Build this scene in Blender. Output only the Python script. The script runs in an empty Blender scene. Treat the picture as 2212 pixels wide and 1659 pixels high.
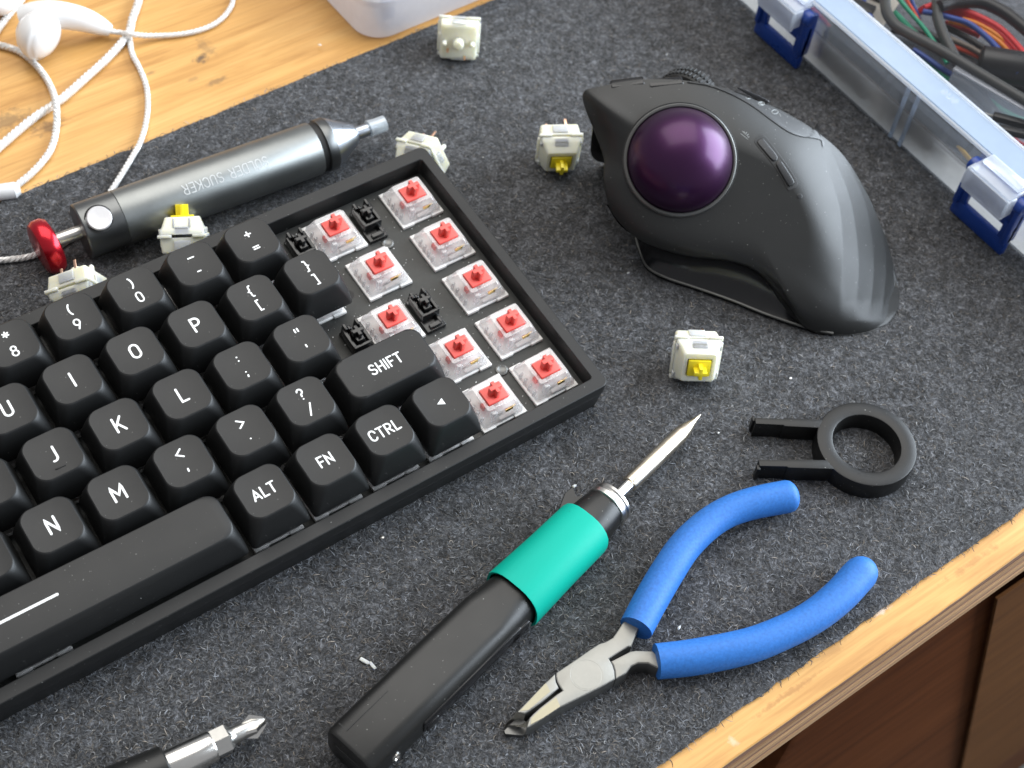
import bpy, bmesh, math, random
import numpy as np
from mathutils import Vector, Matrix
random.seed(7); rng = np.random.default_rng(7)
S = 0.001                      # everything below is written in millimetres
scene = bpy.context.scene
COL = scene.collection

# ------------------------------------------------------------------ camera
CAM_C = np.array([-37.443, -234.678, 367.320])
CAM_R = np.array([[0.82168299, -0.56468808, 0.07722983],      # image right
                  [-0.42015713, -0.69170722, -0.58737476],    # image down
                  [0.38510396, 0.45018718, -0.80562177]])     # forward
FPX = 5840.88 / 4096 * 2212     # focal length for a 2212 px wide picture
cam_d = bpy.data.cameras.new('camera'); cam = bpy.data.objects.new('camera', cam_d); COL.objects.link(cam)
cam_d.sensor_width = 36; cam_d.lens = 5840.88 / 4096 * 36
cam_d.clip_start = 0.01; cam_d.clip_end = 20
cam_d.dof.use_dof = True; cam_d.dof.focus_distance = 0.415; cam_d.dof.aperture_fstop = 19
cam.matrix_world = Matrix(((CAM_R[0][0], -CAM_R[1][0], -CAM_R[2][0], CAM_C[0]*S),
                           (CAM_R[0][1], -CAM_R[1][1], -CAM_R[2][1], CAM_C[1]*S),
                           (CAM_R[0][2], -CAM_R[1][2], -CAM_R[2][2], CAM_C[2]*S),
                           (0, 0, 0, 1)))
scene.camera = cam

# ------------------------------------------------------------------ light: a big window at the right, soft room light
world = bpy.data.worlds.new('World'); scene.world = world; world.use_nodes = True
bg = world.node_tree.nodes['Background']
bg.inputs['Color'].default_value = (0.93, 0.95, 1.0, 1); bg.inputs['Strength'].default_value = 0.31

def area(name, loc, target, sx, sy, power, color):
    l = bpy.data.lights.new(name, 'AREA'); l.shape = 'RECTANGLE'; l.size = sx; l.size_y = sy
    l.energy = power; l.color = color
    o = bpy.data.objects.new(name, l); COL.objects.link(o); o.location = loc
    o.rotation_euler = (Vector(target) - Vector(loc)).to_track_quat('-Z', 'Y').to_euler()
    return o
area('window_light', (1.25, -0.40, 0.46), (0.15, -0.02, 0.0), 1.3, 1.0, 42.0, (0.80, 0.90, 1.0))
area('ceiling_bounce', (0.35, 0.45, 1.25), (0.12, 0.0, 0.0), 1.5, 1.3, 16.0, (1.0, 0.97, 0.92))
scene.view_settings.view_transform = 'Standard'; scene.view_settings.look = 'None'
scene.cycles.max_bounces = 6; scene.cycles.diffuse_bounces = 3; scene.cycles.glossy_bounces = 3; scene.cycles.transmission_bounces = 4; scene.cycles.transparent_max_bounces = 10
scene.view_settings.gamma = 1; scene.view_settings.exposure = 0.28

# ------------------------------------------------------------------ helpers
def at(x, y, z=0.0):
    """point of the photograph's place that lies at height z (mm) behind picture position x, y"""
    d = np.array([(x - 1106) / FPX, (y - 829.5) / FPX, 1.0]) @ CAM_R
    return CAM_C + d * (z - CAM_C[2]) / d[2]
def nv(v):
    v = np.asarray(v, float); return v / np.linalg.norm(v)
def catmull(pts, n=8, closed=False):
    P = [np.asarray(p, float) for p in pts]; out = []
    N = len(P); R = range(N) if closed else range(N - 1)
    for i in R:
        if closed: p0, p1, p2, p3 = P[(i-1) % N], P[i], P[(i+1) % N], P[(i+2) % N]
        else:
            p1, p2 = P[i], P[i+1]
            p0 = P[i-1] if i > 0 else 2*p1 - p2
            p3 = P[i+2] if i + 2 < N else 2*p2 - p1
        for k in range(n):
            t = k / n
            out.append(0.5*((2*p1) + (-p0+p2)*t + (2*p0-5*p1+4*p2-p3)*t*t + (-p0+3*p1-3*p2+p3)*t**3))
    if not closed: out.append(P[-1])
    return out
def rotm(ax, deg):
    return np.array(Matrix.Rotation(math.radians(deg), 3, ax))
def rrect(hx, hy, r, n=6):
    """rounded rectangle outline, 4*(n+1) points"""
    out = []
    for cx, cy, a0 in ((hx-r, hy-r, 0), (-hx+r, hy-r, 90), (-hx+r, -hy+r, 180), (hx-r, -hy+r, 270)):
        for k in range(n+1):
            a = math.radians(a0 + 90*k/n); out.append((cx + r*math.cos(a), cy + r*math.sin(a)))
    return out

class MB:
    def __init__(s): s.v = []; s.f = []
    def add(s, vs, fs):
        o = len(s.v); s.v += [tuple(map(float, v)) for v in vs]; s.f += [tuple(i+o for i in f) for f in fs]; return s
    def bm(s, bm, M=None, off=(0, 0, 0)):
        bm.verts.ensure_lookup_table(); bm.verts.index_update()
        vs = [np.array(v.co) for v in bm.verts]
        if M is not None: vs = [np.asarray(M) @ v for v in vs]
        vs = [v + np.asarray(off) for v in vs]
        fs = [[v.index for v in f.verts] for f in bm.faces]; bm.free(); return s.add(vs, fs)
    def box(s, c, size, M=None, bev=0.0, seg=2):
        bm = bmesh.new(); bmesh.ops.create_cube(bm, size=1)
        for v in bm.verts: v.co = Vector((v.co.x*size[0], v.co.y*size[1], v.co.z*size[2]))
        if bev > 0: bmesh.ops.bevel(bm, geom=list(bm.edges), offset=bev, segments=seg, affect='EDGES', profile=0.5)
        return s.bm(bm, M, c)
    def prism(s, poly, z0, z1, bev=0.0, M=None, off=(0, 0, 0), seg=2):
        bm = bmesh.new(); vs = [bm.verts.new((p[0], p[1], z0)) for p in poly]
        f = bm.faces.new(vs)
        r = bmesh.ops.extrude_face_region(bm, geom=[f])
        for e in r['geom']:
            if isinstance(e, bmesh.types.BMVert): e.co.z = z1
        bmesh.ops.recalc_face_normals(bm, faces=bm.faces)
        if bev > 0:
            ed = [e for e in bm.edges if abs(e.verts[0].co.z - e.verts[1].co.z) < 1e-6]
            bmesh.ops.bevel(bm, geom=ed, offset=bev, segments=seg, affect='EDGES', profile=0.5)
        bmesh.ops.triangulate(bm, faces=[f for f in bm.faces if len(f.verts) > 4])
        return s.bm(bm, M, off)
    def rings(s, rings, cap0=True, cap1=True, closed=True):
        n = len(rings[0]); vs = [p for r in rings for p in r]; fs = []
        for i in range(len(rings)-1):
            for k in range(n if closed else n-1):
                a, b = i*n+k, i*n+(k+1) % n; fs.append((a, b, b+n, a+n))
        if cap0: fs.append(tuple(range(n-1, -1, -1)))
        if cap1: fs.append(tuple(range((len(rings)-1)*n, len(rings)*n)))
        return s.add(vs, fs)
    def tube(s, path, r, n=10, cap=True, flat=1.0):
        P = [np.asarray(p, float) for p in path]; N = len(P)
        R = r if hasattr(r, '__len__') else [r]*N
        T = [nv(P[min(i+1, N-1)] - P[max(i-1, 0)]) for i in range(N)]
        u = np.cross(T[0], [0, 0, 1.0])
        if np.linalg.norm(u) < 1e-3: u = np.array([1.0, 0, 0])
        u = nv(u); rr = []
        for i in range(N):
            u = nv(u - T[i]*np.dot(u, T[i])); w = np.cross(T[i], u)
            rr.append([P[i] + R[i]*(math.cos(a)*u + flat*math.sin(a)*w) for a in [2*math.pi*k/n for k in range(n)]])
        return s.rings(rr, cap, cap)
    def lathe(s, prof, o, ax, n=32, cap=True):
        o = np.asarray(o, float); ax = nv(ax)
        u = np.cross(ax, [0, 0, 1.0]); u = nv(u) if np.linalg.norm(u) > 1e-3 else np.array([1.0, 0, 0]); w = np.cross(ax, u)
        return s.rings([[o + ax*d + max(r, 1e-4)*(math.cos(a)*u + math.sin(a)*w) for a in [2*math.pi*k/n for k in range(n)]] for d, r in prof], cap, cap)
    def sphere(s, c, r, M=None, n=24, m=16):
        rr = []
        for i in range(1, m):
            t = math.pi*i/m
            rr.append([np.array([math.sin(t)*math.cos(a), math.sin(t)*math.sin(a), math.cos(t)])*r for a in [2*math.pi*k/n for k in range(n)]])
        rr = [[(np.asarray(M) @ p if M is not None else p) + np.asarray(c) for p in q] for q in rr]
        return s.rings(rr)
    def mesh(s, name, off=(0, 0, 0), ang=35, fix=True):
        me = bpy.data.meshes.new(name)
        o = np.asarray(off, float)
        me.from_pydata([tuple((np.array(v)-o)*S) for v in s.v], [], s.f); me.validate()
        if fix:
            bm = bmesh.new(); bm.from_mesh(me); bmesh.ops.recalc_face_normals(bm, faces=bm.faces); bm.to_mesh(me); bm.free()
        me.polygons.foreach_set('use_smooth', [True]*len(me.polygons))
        me.set_sharp_from_angle(angle=math.radians(ang)); me.update()
        return me
    def build(s, name, m, parent=None, off=None, ang=35, fix=True):
        if off is None: off = ORG.get(parent.name, (0, 0, 0)) if parent else (0, 0, 0)
        me = s.mesh(name, off, ang, fix)
        o = bpy.data.objects.new(name, me); COL.objects.link(o); me.materials.append(m)
        if parent:
            o.parent = parent; ORG[o.name] = ORG.get(parent.name, (0, 0, 0))
        return o
ORG = {}
def thing(name, label, cat, loc, rot=(0, 0, 0), group=None, local=False):
    o = bpy.data.objects.new(name, None); COL.objects.link(o); o.empty_display_size = 0.01
    o.location = [c*S for c in loc]; o.rotation_euler = rot
    ORG[o.name] = (0, 0, 0) if local else tuple(loc)
    return tag(o, label, cat, group)
def tag(o, label, cat, group=None, kind=None):
    if label: o['label'] = label
    if cat: o['category'] = cat
    if group: o['group'] = group
    if kind: o['kind'] = kind
    return o
def put(name, me, parent, loc=(0, 0, 0), m=None):
    o = bpy.data.objects.new(name, me); COL.objects.link(o); o.parent = parent; o.location = [c*S for c in loc]
    if m and not me.materials: me.materials.append(m)
    return o

# ------------------------------------------------------------------ materials
def newmat(name):
    m = bpy.data.materials.new(name); m.use_nodes = True
    return m, m.node_tree.nodes, m.node_tree.links, m.node_tree.nodes['Principled BSDF']
def mat(name, col, rough=0.4, metal=0.0, var=0.06, scale=900, bump=0.0, bscale=2500, coat=0.0, coatr=0.1, spec=0.5, sss=0.0, sssr=1.5, rvar=0.08, dust=0.0, trans=0.0, sheen=0.0, aniso=None):
    m, N, L, b = newmat(name)
    tc = N.new('ShaderNodeTexCoord')
    no = N.new('ShaderNodeTexNoise'); no.inputs['Scale'].default_value = scale; no.inputs['Detail'].default_value = 4
    L.new(tc.outputs['Object'], no.inputs['Vector'])
    mx = N.new('ShaderNodeMix'); mx.data_type = 'RGBA'
    mx.inputs['A'].default_value = (*[c*(1-var) for c in col], 1); mx.inputs['B'].default_value = (*[min(1, c*(1+var)) for c in col], 1)
    L.new(no.outputs['Fac'], mx.inputs['Factor']); out = mx.outputs['Result']
    if dust > 0:
        d = N.new('ShaderNodeTexNoise'); d.inputs['Scale'].default_value = 1400; d.inputs['Detail'].default_value = 2
        L.new(tc.outputs['Object'], d.inputs['Vector'])
        rp = N.new('ShaderNodeValToRGB'); rp.color_ramp.elements[0].position = 0.74-dust*0.04; rp.color_ramp.elements[1].position = 0.80
        L.new(d.outputs['Fac'], rp.inputs['Fac'])
        m2 = N.new('ShaderNodeMix'); m2.data_type = 'RGBA'; m2.inputs['B'].default_value = (0.35, 0.35, 0.33, 1)
        L.new(rp.outputs['Color'], m2.inputs['Factor']); L.new(out, m2.inputs['A']); out = m2.outputs['Result']
    L.new(out, b.inputs['Base Color'])
    n2 = N.new('ShaderNodeTexNoise'); n2.inputs['Scale'].default_value = 120; n2.inputs['Detail'].default_value = 3
    L.new(tc.outputs['Object'], n2.inputs['Vector'])
    mr = N.new('ShaderNodeMapRange'); mr.inputs['To Min'].default_value = max(0.02, rough-rvar); mr.inputs['To Max'].default_value = min(1, rough+rvar)
    L.new(n2.outputs['Fac'], mr.inputs['Value']); L.new(mr.outputs['Result'], b.inputs['Roughness'])
    b.inputs['Metallic'].default_value = metal; b.inputs['Specular IOR Level'].default_value = spec
    b.inputs['Coat Weight'].default_value = coat; b.inputs['Coat Roughness'].default_value = coatr
    if sss: b.inputs['Subsurface Weight'].default_value = sss; b.inputs['Subsurface Radius'].default_value = (1, 0.9, 0.6); b.inputs['Subsurface Scale'].default_value = sssr*S
    if trans: b.inputs['Transmission Weight'].default_value = trans
    if sheen: b.inputs['Sheen Weight'].default_value = sheen
    if bump:
        n3 = N.new('ShaderNodeTexNoise'); n3.inputs['Scale'].default_value = bscale; n3.inputs['Detail'].default_value = 2
        L.new(tc.outputs['Object'], n3.inputs['Vector'])
        bp = N.new('ShaderNodeBump'); bp.inputs['Strength'].default_value = bump; bp.inputs['Distance'].default_value = 0.1*S
        L.new(n3.outputs['Fac'], bp.inputs['Height']); L.new(bp.outputs['Normal'], b.inputs['Normal'])
    return m
def clear(name, tint=(1, 1, 1), haze=0.2, gloss=0.12, rough=0.06, edge=0.5, hazecol=(0.85, 0.88, 0.92), tlf=0.5, fr=0.7):
    """thin clear or frosted plastic: straight-through light, a milky share, and a sheen that grows at grazing angles"""
    m, N, L, b = newmat(name); N.remove(b); out = N['Material Output']
    tr = N.new('ShaderNodeBsdfTransparent'); tr.inputs['Color'].default_value = (*tint, 1)
    df = N.new('ShaderNodeBsdfDiffuse'); df.inputs['Color'].default_value = (*hazecol, 1)
    tl = N.new('ShaderNodeBsdfTranslucent'); tl.inputs['Color'].default_value = (*hazecol, 1)
    gl = N.new('ShaderNodeBsdfGlossy'); gl.inputs['Roughness'].default_value = rough; gl.inputs['Color'].default_value = (0.95, 0.97, 1, 1)
    m1 = N.new('ShaderNodeMixShader'); m1.inputs[0].default_value = tlf; L.new(df.outputs[0], m1.inputs[1]); L.new(tl.outputs[0], m1.inputs[2])
    lw = N.new('ShaderNodeLayerWeight'); lw.inputs['Blend'].default_value = 0.35
    tc = N.new('ShaderNodeTexCoord'); no = N.new('ShaderNodeTexNoise'); no.inputs['Scale'].default_value = 160; no.inputs['Detail'].default_value = 3
    L.new(tc.outputs['Object'], no.inputs['Vector'])
    h = N.new('ShaderNodeMath'); h.operation = 'MULTIPLY_ADD'; h.inputs[1].default_value = edge; L.new(lw.outputs['Facing'], h.inputs[0])
    hv = N.new('ShaderNodeMapRange'); hv.inputs['To Min'].default_value = haze*0.9; hv.inputs['To Max'].default_value = haze*1.1
    L.new(no.outputs['Fac'], hv.inputs['Value']); L.new(hv.outputs['Result'], h.inputs[2])
    m2 = N.new('ShaderNodeMixShader'); L.new(h.outputs[0], m2.inputs[0]); L.new(tr.outputs[0], m2.inputs[1]); L.new(m1.outputs[0], m2.inputs[2])
    g = N.new('ShaderNodeMath'); g.operation = 'MULTIPLY_ADD'; g.inputs[1].default_value = fr; g.inputs[2].default_value = gloss
    L.new(lw.outputs['Fresnel'], g.inputs[0])
    m3 = N.new('ShaderNodeMixShader'); L.new(g.outputs[0], m3.inputs[0]); L.new(m2.outputs[0], m3.inputs[1]); L.new(gl.outputs[0], m3.inputs[2])
    L.new(m3.outputs[0], out.inputs['Surface']); return m

M = {}
M['keycap'] = mat('black_keycap_plastic', (0.0095, 0.0098, 0.0100), 0.46, bump=0.10, bscale=4500, dust=0.2, rvar=0.05, spec=0.42)
M['legend'] = mat('white_legend', (0.86, 0.87, 0.86), 0.5, var=0.02)
M['case'] = mat('black_case_plastic', (0.0095, 0.0098, 0.0100), 0.50, bump=0.12, bscale=4000, dust=0.35, rvar=0.05, spec=0.42)
M['plate'] = mat('dark_steel_plate', (0.038, 0.039, 0.037), 0.50, metal=0.35, var=0.2, dust=0.8, bump=0.05)
M['stab'] = mat('black_stabilizer_plastic', (0.010, 0.010, 0.010), 0.22, spec=0.6)
M['coral'] = mat('coral_stem_plastic', (0.88, 0.105, 0.085), 0.38)
M['clear'] = clear('clear_switch_plastic', haze=0.15, gloss=0.08, rough=0.12, edge=0.42, hazecol=(0.97, 0.96, 0.95), fr=0.5)
M['frost'] = mat('frosted_white_plastic', (0.80, 0.79, 0.77), 0.30)
M['gold'] = mat('brass_contact', (0.85, 0.62, 0.25), 0.25, metal=1.0)
M['copper'] = mat('copper_pin', (0.80, 0.50, 0.36), 0.3, metal=1.0)
M['cream'] = mat('milky_switch_plastic', (0.82, 0.80, 0.64), 0.33, sss=0.8, sssr=4.0, var=0.03)
M['yellow'] = mat('yellow_stem_plastic', (0.88, 0.72, 0.02), 0.35)
M['alu'] = mat('grey_anodised_aluminium', (0.26, 0.27, 0.265), 0.43, metal=1.0, bump=0.10, bscale=6000, var=0.05)
M['alu_dark'] = mat('dark_grey_aluminium', (0.17, 0.175, 0.175), 0.38, metal=1.0, bump=0.08)
M['nozzle'] = mat('blue_grey_metal', (0.50, 0.54, 0.60), 0.30, metal=1.0)
M['rubber'] = mat('black_rubber', (0.012, 0.012, 0.012), 0.6)
M['button'] = mat('silver_button', (0.72, 0.70, 0.70), 0.38, metal=0.6)
M['red'] = mat('red_anodised_aluminium', (0.50, 0.010, 0.022), 0.28, metal=0.8, coat=0.3)
M['silicone'] = clear('silicone_tip', tint=(0.85, 0.92, 0.92), haze=0.45, gloss=0.10, rough=0.3)
M['etch'] = mat('etched_lettering', (0.62, 0.63, 0.63), 0.6)
M['mouse'] = mat('graphite_soft_plastic', (0.0125, 0.0128, 0.0125), 0.44, bump=0.16, bscale=5000, dust=0.35, rvar=0.03, spec=0.47)
M['mouse_panel'] = mat('graphite_panel', (0.014, 0.0145, 0.016), 0.36, dust=0.8, bump=0.1, bscale=5000)
M['mouse_black'] = mat('black_gloss_plastic', (0.008, 0.008, 0.009), 0.22)
M['ringm'] = mat('grey_ring', (0.13, 0.13, 0.125), 0.38, metal=0.5)
M['ball'] = mat('purple_pearl_ball', (0.046, 0.009, 0.052), 0.40, metal=0.75, coat=0.3, coatr=0.2, bump=0.0, var=0.25, scale=6000)
M['icon'] = mat('grey_icon_print', (0.30, 0.32, 0.32), 0.5)
M['steel'] = mat('satin_steel', (0.62, 0.61, 0.58), 0.30, metal=1.0, var=0.08)
M['steel_dark'] = mat('dark_steel', (0.17, 0.17, 0.165), 0.42, metal=0.8)
M['plier'] = mat('ground_tool_steel', (0.29, 0.285, 0.262), 0.46, metal=0.7, var=0.05, bump=0.06, bscale=1500)
M['plier_tip'] = mat('hardened_straw_steel', (0.32, 0.295, 0.215), 0.45, metal=0.7, var=0.05)
M['chrome'] = mat('polished_steel', (0.78, 0.76, 0.72), 0.20, metal=1.0, rvar=0.06)
M['tip'] = mat('heat_stained_steel', (0.66, 0.59, 0.48), 0.30, metal=1.0, var=0.25, scale=350, rvar=0.1)
M['green'] = mat('teal_silicone_sleeve', (0.0, 0.37, 0.275), 0.55, var=0.02, bump=0.05, spec=0.2)
M['blue'] = mat('blue_vinyl_grip', (0.026, 0.150, 0.48), 0.55, var=0.32, scale=1100, bump=0.35, bscale=1600, spec=0.35)
M['iron'] = mat('black_iron_plastic', (0.011, 0.011, 0.0105), 0.38, bump=0.10, bscale=5000, dust=0.2, spec=0.45)
M['puller'] = mat('black_puller_plastic', (0.007, 0.007, 0.007), 0.38, bump=0.08, dust=0.2, spec=0.4)
M['bud'] = mat('white_earbud_plastic', (0.86, 0.86, 0.86), 0.22, coat=0.3, var=0.01)
M['cable'] = mat('silver_white_cable', (0.78, 0.77, 0.75), 0.30, metal=0.15, var=0.12, scale=1600, coat=0.4)
M['print'] = mat('faint_blue_print', (0.45, 0.58, 0.72), 0.4)
M['tub'] = clear('frosted_tub_plastic', tint=(0.95, 0.95, 0.97), haze=0.74, gloss=0.06, rough=0.22, edge=0.2, hazecol=(0.92, 0.91, 0.94))
M['boxp'] = clear('clear_box_plastic', tint=(0.93, 0.95, 0.98), haze=0.17, gloss=0.02, rough=0.12, edge=0.10, hazecol=(0.93, 0.96, 1.0), tlf=0.62, fr=0.3)
M['rim'] = clear('sky_tinted_box_rim', tint=(0.90, 0.95, 1.0), haze=0.62, gloss=0.10, rough=0.16, edge=0.15, hazecol=(0.68, 0.82, 1.0))  # sky reflection on the lid margin is put into the blue haze colour
M['pane'] = clear('clear_lid_pane', tint=(0.99, 0.99, 1.0), haze=0.0, gloss=0.0, rough=0.05, edge=0.0)
M['edge'] = clear('bright_box_edge', tint=(0.95, 0.97, 1.0), haze=0.36, gloss=0.05, rough=0.2, edge=0.30, hazecol=(0.93, 0.96, 1.0), tlf=0.6, fr=0.3)
M['latch'] = mat('navy_latch_plastic', (0.010, 0.045, 0.25), 0.30)
M['paper'] = clear('cream_paper', tint=(1, 1, 1), haze=0.93, gloss=0.0, rough=0.6, edge=0.05, hazecol=(0.95, 0.90, 0.82), tlf=0.75, fr=0.0)
def wire(name, c, r=0.38): return mat('wire_' + name, c, r, var=0.05)
W = {'grey': wire('dark_grey', (0.050, 0.052, 0.050), 0.45), 'black': wire('black', (0.010, 0.010, 0.010)), 'red': wire('red', (0.62, 0.02, 0.025)),
     'orange': wire('orange', (0.78, 0.24, 0.01)), 'blue': wire('blue', (0.02, 0.06, 0.28)), 'green': wire('green', (0.0, 0.28, 0.15)),
     'vermilion': wire('vermilion', (0.75, 0.07, 0.02)), 'taupe': wire('taupe', (0.14, 0.11, 0.085)), 'yellow': wire('yellow', (0.78, 0.45, 0.06)), 'pink': wire('pink', (0.72, 0.25, 0.26)), 'white': wire('white', (0.75, 0.75, 0.72))}

def wood(name, light, mid, dark, stains=False, ply=False, rough=None):
    m, N, L, b = newmat(name); tc = N.new('ShaderNodeTexCoord')
    mp = N.new('ShaderNodeMapping'); mp.inputs['Scale'].default_value = (9, 110, 110) if not ply else (6, 40, 900)
    L.new(tc.outputs['Object'], mp.inputs['Vector'])
    w = N.new('ShaderNodeTexNoise'); w.inputs['Scale'].default_value = 1.0; w.inputs['Detail'].default_value = 8; w.inputs['Roughness'].default_value = 0.62; w.inputs['Distortion'].default_value = 0.6
    L.new(mp.outputs['Vector'], w.inputs['Vector'])
    rp = N.new('ShaderNodeValToRGB'); e = rp.color_ramp.elements
    e[0].position = 0.30; e[0].color = (*dark, 1); e[1].position = 0.72; e[1].color = (*light, 1)
    k = rp.color_ramp.elements.new(0.48); k.color = (*mid, 1)
    L.new(w.outputs['Fac'], rp.inputs['Fac']); out = rp.outputs['Color']
    mp2 = N.new('ShaderNodeMapping'); mp2.inputs['Scale'].default_value = (40, 900, 900); L.new(tc.outputs['Object'], mp2.inputs['Vector'])
    f = N.new('ShaderNodeTexNoise'); f.inputs['Scale'].default_value = 1.0; f.inputs['Detail'].default_value = 4; L.new(mp2.outputs['Vector'], f.inputs['Vector'])
    mx = N.new('ShaderNodeMix'); mx.data_type = 'RGBA'; mx.blend_type = 'MULTIPLY'; mx.inputs['Factor'].default_value = 0.35
    r2 = N.new('ShaderNodeValToRGB'); r2.color_ramp.elements[0].position = 0.3; r2.color_ramp.elements[0].color = (0.55, 0.48, 0.4, 1); r2.color_ramp.elements[1].position = 0.6
    L.new(f.outputs['Fac'], r2.inputs['Fac']); L.new(out, mx.inputs['A']); L.new(r2.outputs['Color'], mx.inputs['B']); out = mx.outputs['Result']
    if stains:      # old ink and burn marks on the desk
        n = N.new('ShaderNodeTexNoise'); n.inputs['Scale'].default_value = 330; n.inputs['Detail'].default_value = 5; n.inputs['Roughness'].default_value = 0.65; L.new(tc.outputs['Object'], n.inputs['Vector'])
        for (sx, sy, rx, ry, amt, sc_) in STAINS:
            vm = N.new('ShaderNodeMapping'); vm.inputs['Location'].default_value = (-sx*S/(rx*S), -sy*S/(ry*S), 0); vm.inputs['Scale'].default_value = (1/(rx*S), 1/(ry*S), 0); L.new(tc.outputs['Object'], vm.inputs['Vector'])
            le = N.new('ShaderNodeVectorMath'); le.operation = 'LENGTH'; L.new(vm.outputs['Vector'], le.inputs[0])
            sm = N.new('ShaderNodeMath'); sm.operation = 'MULTIPLY_ADD'; sm.inputs[1].default_value = 2.6; L.new(n.outputs['Fac'], sm.inputs[0])
            ng = N.new('ShaderNodeMath'); ng.operation = 'MULTIPLY'; ng.inputs[1].default_value = -1; L.new(le.outputs['Value'], ng.inputs[0]); L.new(ng.outputs[0], sm.inputs[2])
            r3 = N.new('ShaderNodeMapRange'); r3.inputs['From Min'].default_value = 0.45; r3.inputs['From Max'].default_value = 1.05; r3.inputs['To Max'].default_value = amt; L.new(sm.outputs[0], r3.inputs['Value'])
            m3 = N.new('ShaderNodeMix'); m3.data_type = 'RGBA'; m3.inputs['B'].default_value = (*sc_, 1)
            L.new(r3.outputs['Result'], m3.inputs['Factor']); L.new(out, m3.inputs['A']); out = m3.outputs['Result']
    L.new(out, b.inputs['Base Color']); b.inputs['Specular IOR Level'].default_value = 0.08 if rough else 0.4; b.inputs['Roughness'].default_value = rough or (0.42 if not ply else 0.85)
    bp = N.new('ShaderNodeBump'); bp.inputs['Strength'].default_value = 0.12 if not ply else 0.5; bp.inputs['Distance'].default_value = 0.3*S
    L.new(f.outputs['Fac'] if not ply else w.outputs['Fac'], bp.inputs['Height']); L.new(bp.outputs['Normal'], b.inputs['Normal'])
    return m
_r = math.atan(0.021)
def desk_local(px, py):
    p = at(px, py, 0); x, y = p[0]-120, p[1]+161.9; return (x*math.cos(_r)+y*math.sin(_r), -x*math.sin(_r)+y*math.cos(_r))
INK, CHIP, WEAR = (0.07, 0.05, 0.04), (0.78, 0.62, 0.50), (0.34, 0.15, 0.04)
STAINS = [(*desk_local(434, 126), 3.6, 3.0, 0.85, INK), (*desk_local(445, 100), 4.0, 7.0, 0.35, INK), (*desk_local(470, 175), 7.0, 2.0, 0.45, INK), (*desk_local(325, 158), 3.0, 1.2, 0.4, INK), (*desk_local(105, 275), 9.0, 4.0, 0.5, INK), (*desk_local(15, 260), 10, 6, 0.5, INK), (*desk_local(415, 172), 4.0, 1.6, 0.25, INK),
          (*desk_local(1906, 1318), 4.0, 1.6, 0.8, CHIP), (*desk_local(1583, 1600), 1.6, 2.6, 0.4, CHIP), (*desk_local(1700, 1500), 16, 1.2, 0.6, WEAR), (*desk_local(2100, 1215), 14, 1.6, 0.55, WEAR), (*desk_local(1800, 1400), 9, 2.2, 0.35, WEAR)]
M['wood'] = wood('varnished_pine', (0.72, 0.425, 0.150), (0.63, 0.340, 0.104), (0.42, 0.20, 0.052), stains=True)
M['ply'] = wood('raw_plywood_edge', (0.34, 0.195, 0.125), (0.23, 0.120, 0.078), (0.11, 0.054, 0.036), ply=True)
M['ply2'] = wood('raw_plywood_edge_pale', (0.52, 0.32, 0.165), (0.36, 0.21, 0.105), (0.18, 0.095, 0.05), ply=True)
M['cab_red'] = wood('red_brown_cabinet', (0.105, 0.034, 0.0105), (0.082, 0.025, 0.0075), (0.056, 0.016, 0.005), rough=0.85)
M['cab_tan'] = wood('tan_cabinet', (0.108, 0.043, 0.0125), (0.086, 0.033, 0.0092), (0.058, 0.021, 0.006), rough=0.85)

def felt_mat():
    m, N, L, b = newmat('charcoal_felt'); tc = N.new('ShaderNodeTexCoord')
    n1 = N.new('ShaderNodeTexNoise'); n1.inputs['Scale'].default_value = 620; n1.inputs['Detail'].default_value = 6; n1.inputs['Roughness'].default_value = 0.7; n1.inputs['Distortion'].default_value = 1.2
    L.new(tc.outputs['Object'], n1.inputs['Vector'])
    rp = N.new('ShaderNodeValToRGB'); e = rp.color_ramp.elements
    e[0].position = 0.38; e[0].color = (0.031, 0.031, 0.032, 1); e[1].position = 0.68; e[1].color = (0.175, 0.178, 0.187, 1)
    k = e.new(0.50); k.color = (0.060, 0.060, 0.061, 1)
    L.new(n1.outputs['Fac'], rp.inputs['Fac'])
    n2 = N.new('ShaderNodeTexNoise'); n2.inputs['Scale'].default_value = 190; n2.inputs['Detail'].default_value = 5; n2.inputs['Roughness'].default_value = 0.6; L.new(tc.outputs['Object'], n2.inputs['Vector'])
    r2 = N.new('ShaderNodeValToRGB'); r2.color_ramp.elements[0].position = 0.3; r2.color_ramp.elements[0].color = (0.62, 0.61, 0.60, 1); r2.color_ramp.elements[1].position = 0.7; r2.color_ramp.elements[1].color = (1.40, 1.42, 1.48, 1)
    L.new(n2.outputs['Fac'], r2.inputs['Fac'])
    mx = N.new('ShaderNodeMix'); mx.data_type = 'RGBA'; mx.blend_type = 'MULTIPLY'; mx.inputs['Factor'].default_value = 1
    L.new(rp.outputs['Color'], mx.inputs['A']); L.new(r2.outputs['Color'], mx.inputs['B']); L.new(mx.outputs['Result'], b.inputs['Base Color'])
    b.inputs['Roughness'].default_value = 1.0; b.inputs['Specular IOR Level'].default_value = 0.1; b.inputs['Sheen Weight'].default_value = 0.15
    bp = N.new('ShaderNodeBump'); bp.inputs['Strength'].default_value = 0.9; bp.inputs['Distance'].default_value = 0.6*S
    L.new(n1.outputs['Fac'], bp.inputs['Height']); L.new(bp.outputs['Normal'], b.inputs['Normal'])
    return m
M['felt'] = felt_mat()
def fibre_mat():
    m, N, L, b = newmat('felt_fibre')
    a = N.new('ShaderNodeAttribute'); a.attribute_name = 'tint'
    L.new(a.outputs['Color'], b.inputs['Base Color']); b.inputs['Roughness'].default_value = 0.85; b.inputs['Specular IOR Level'].default_value = 0.15
    return m
M['fibre'] = fibre_mat()
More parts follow.
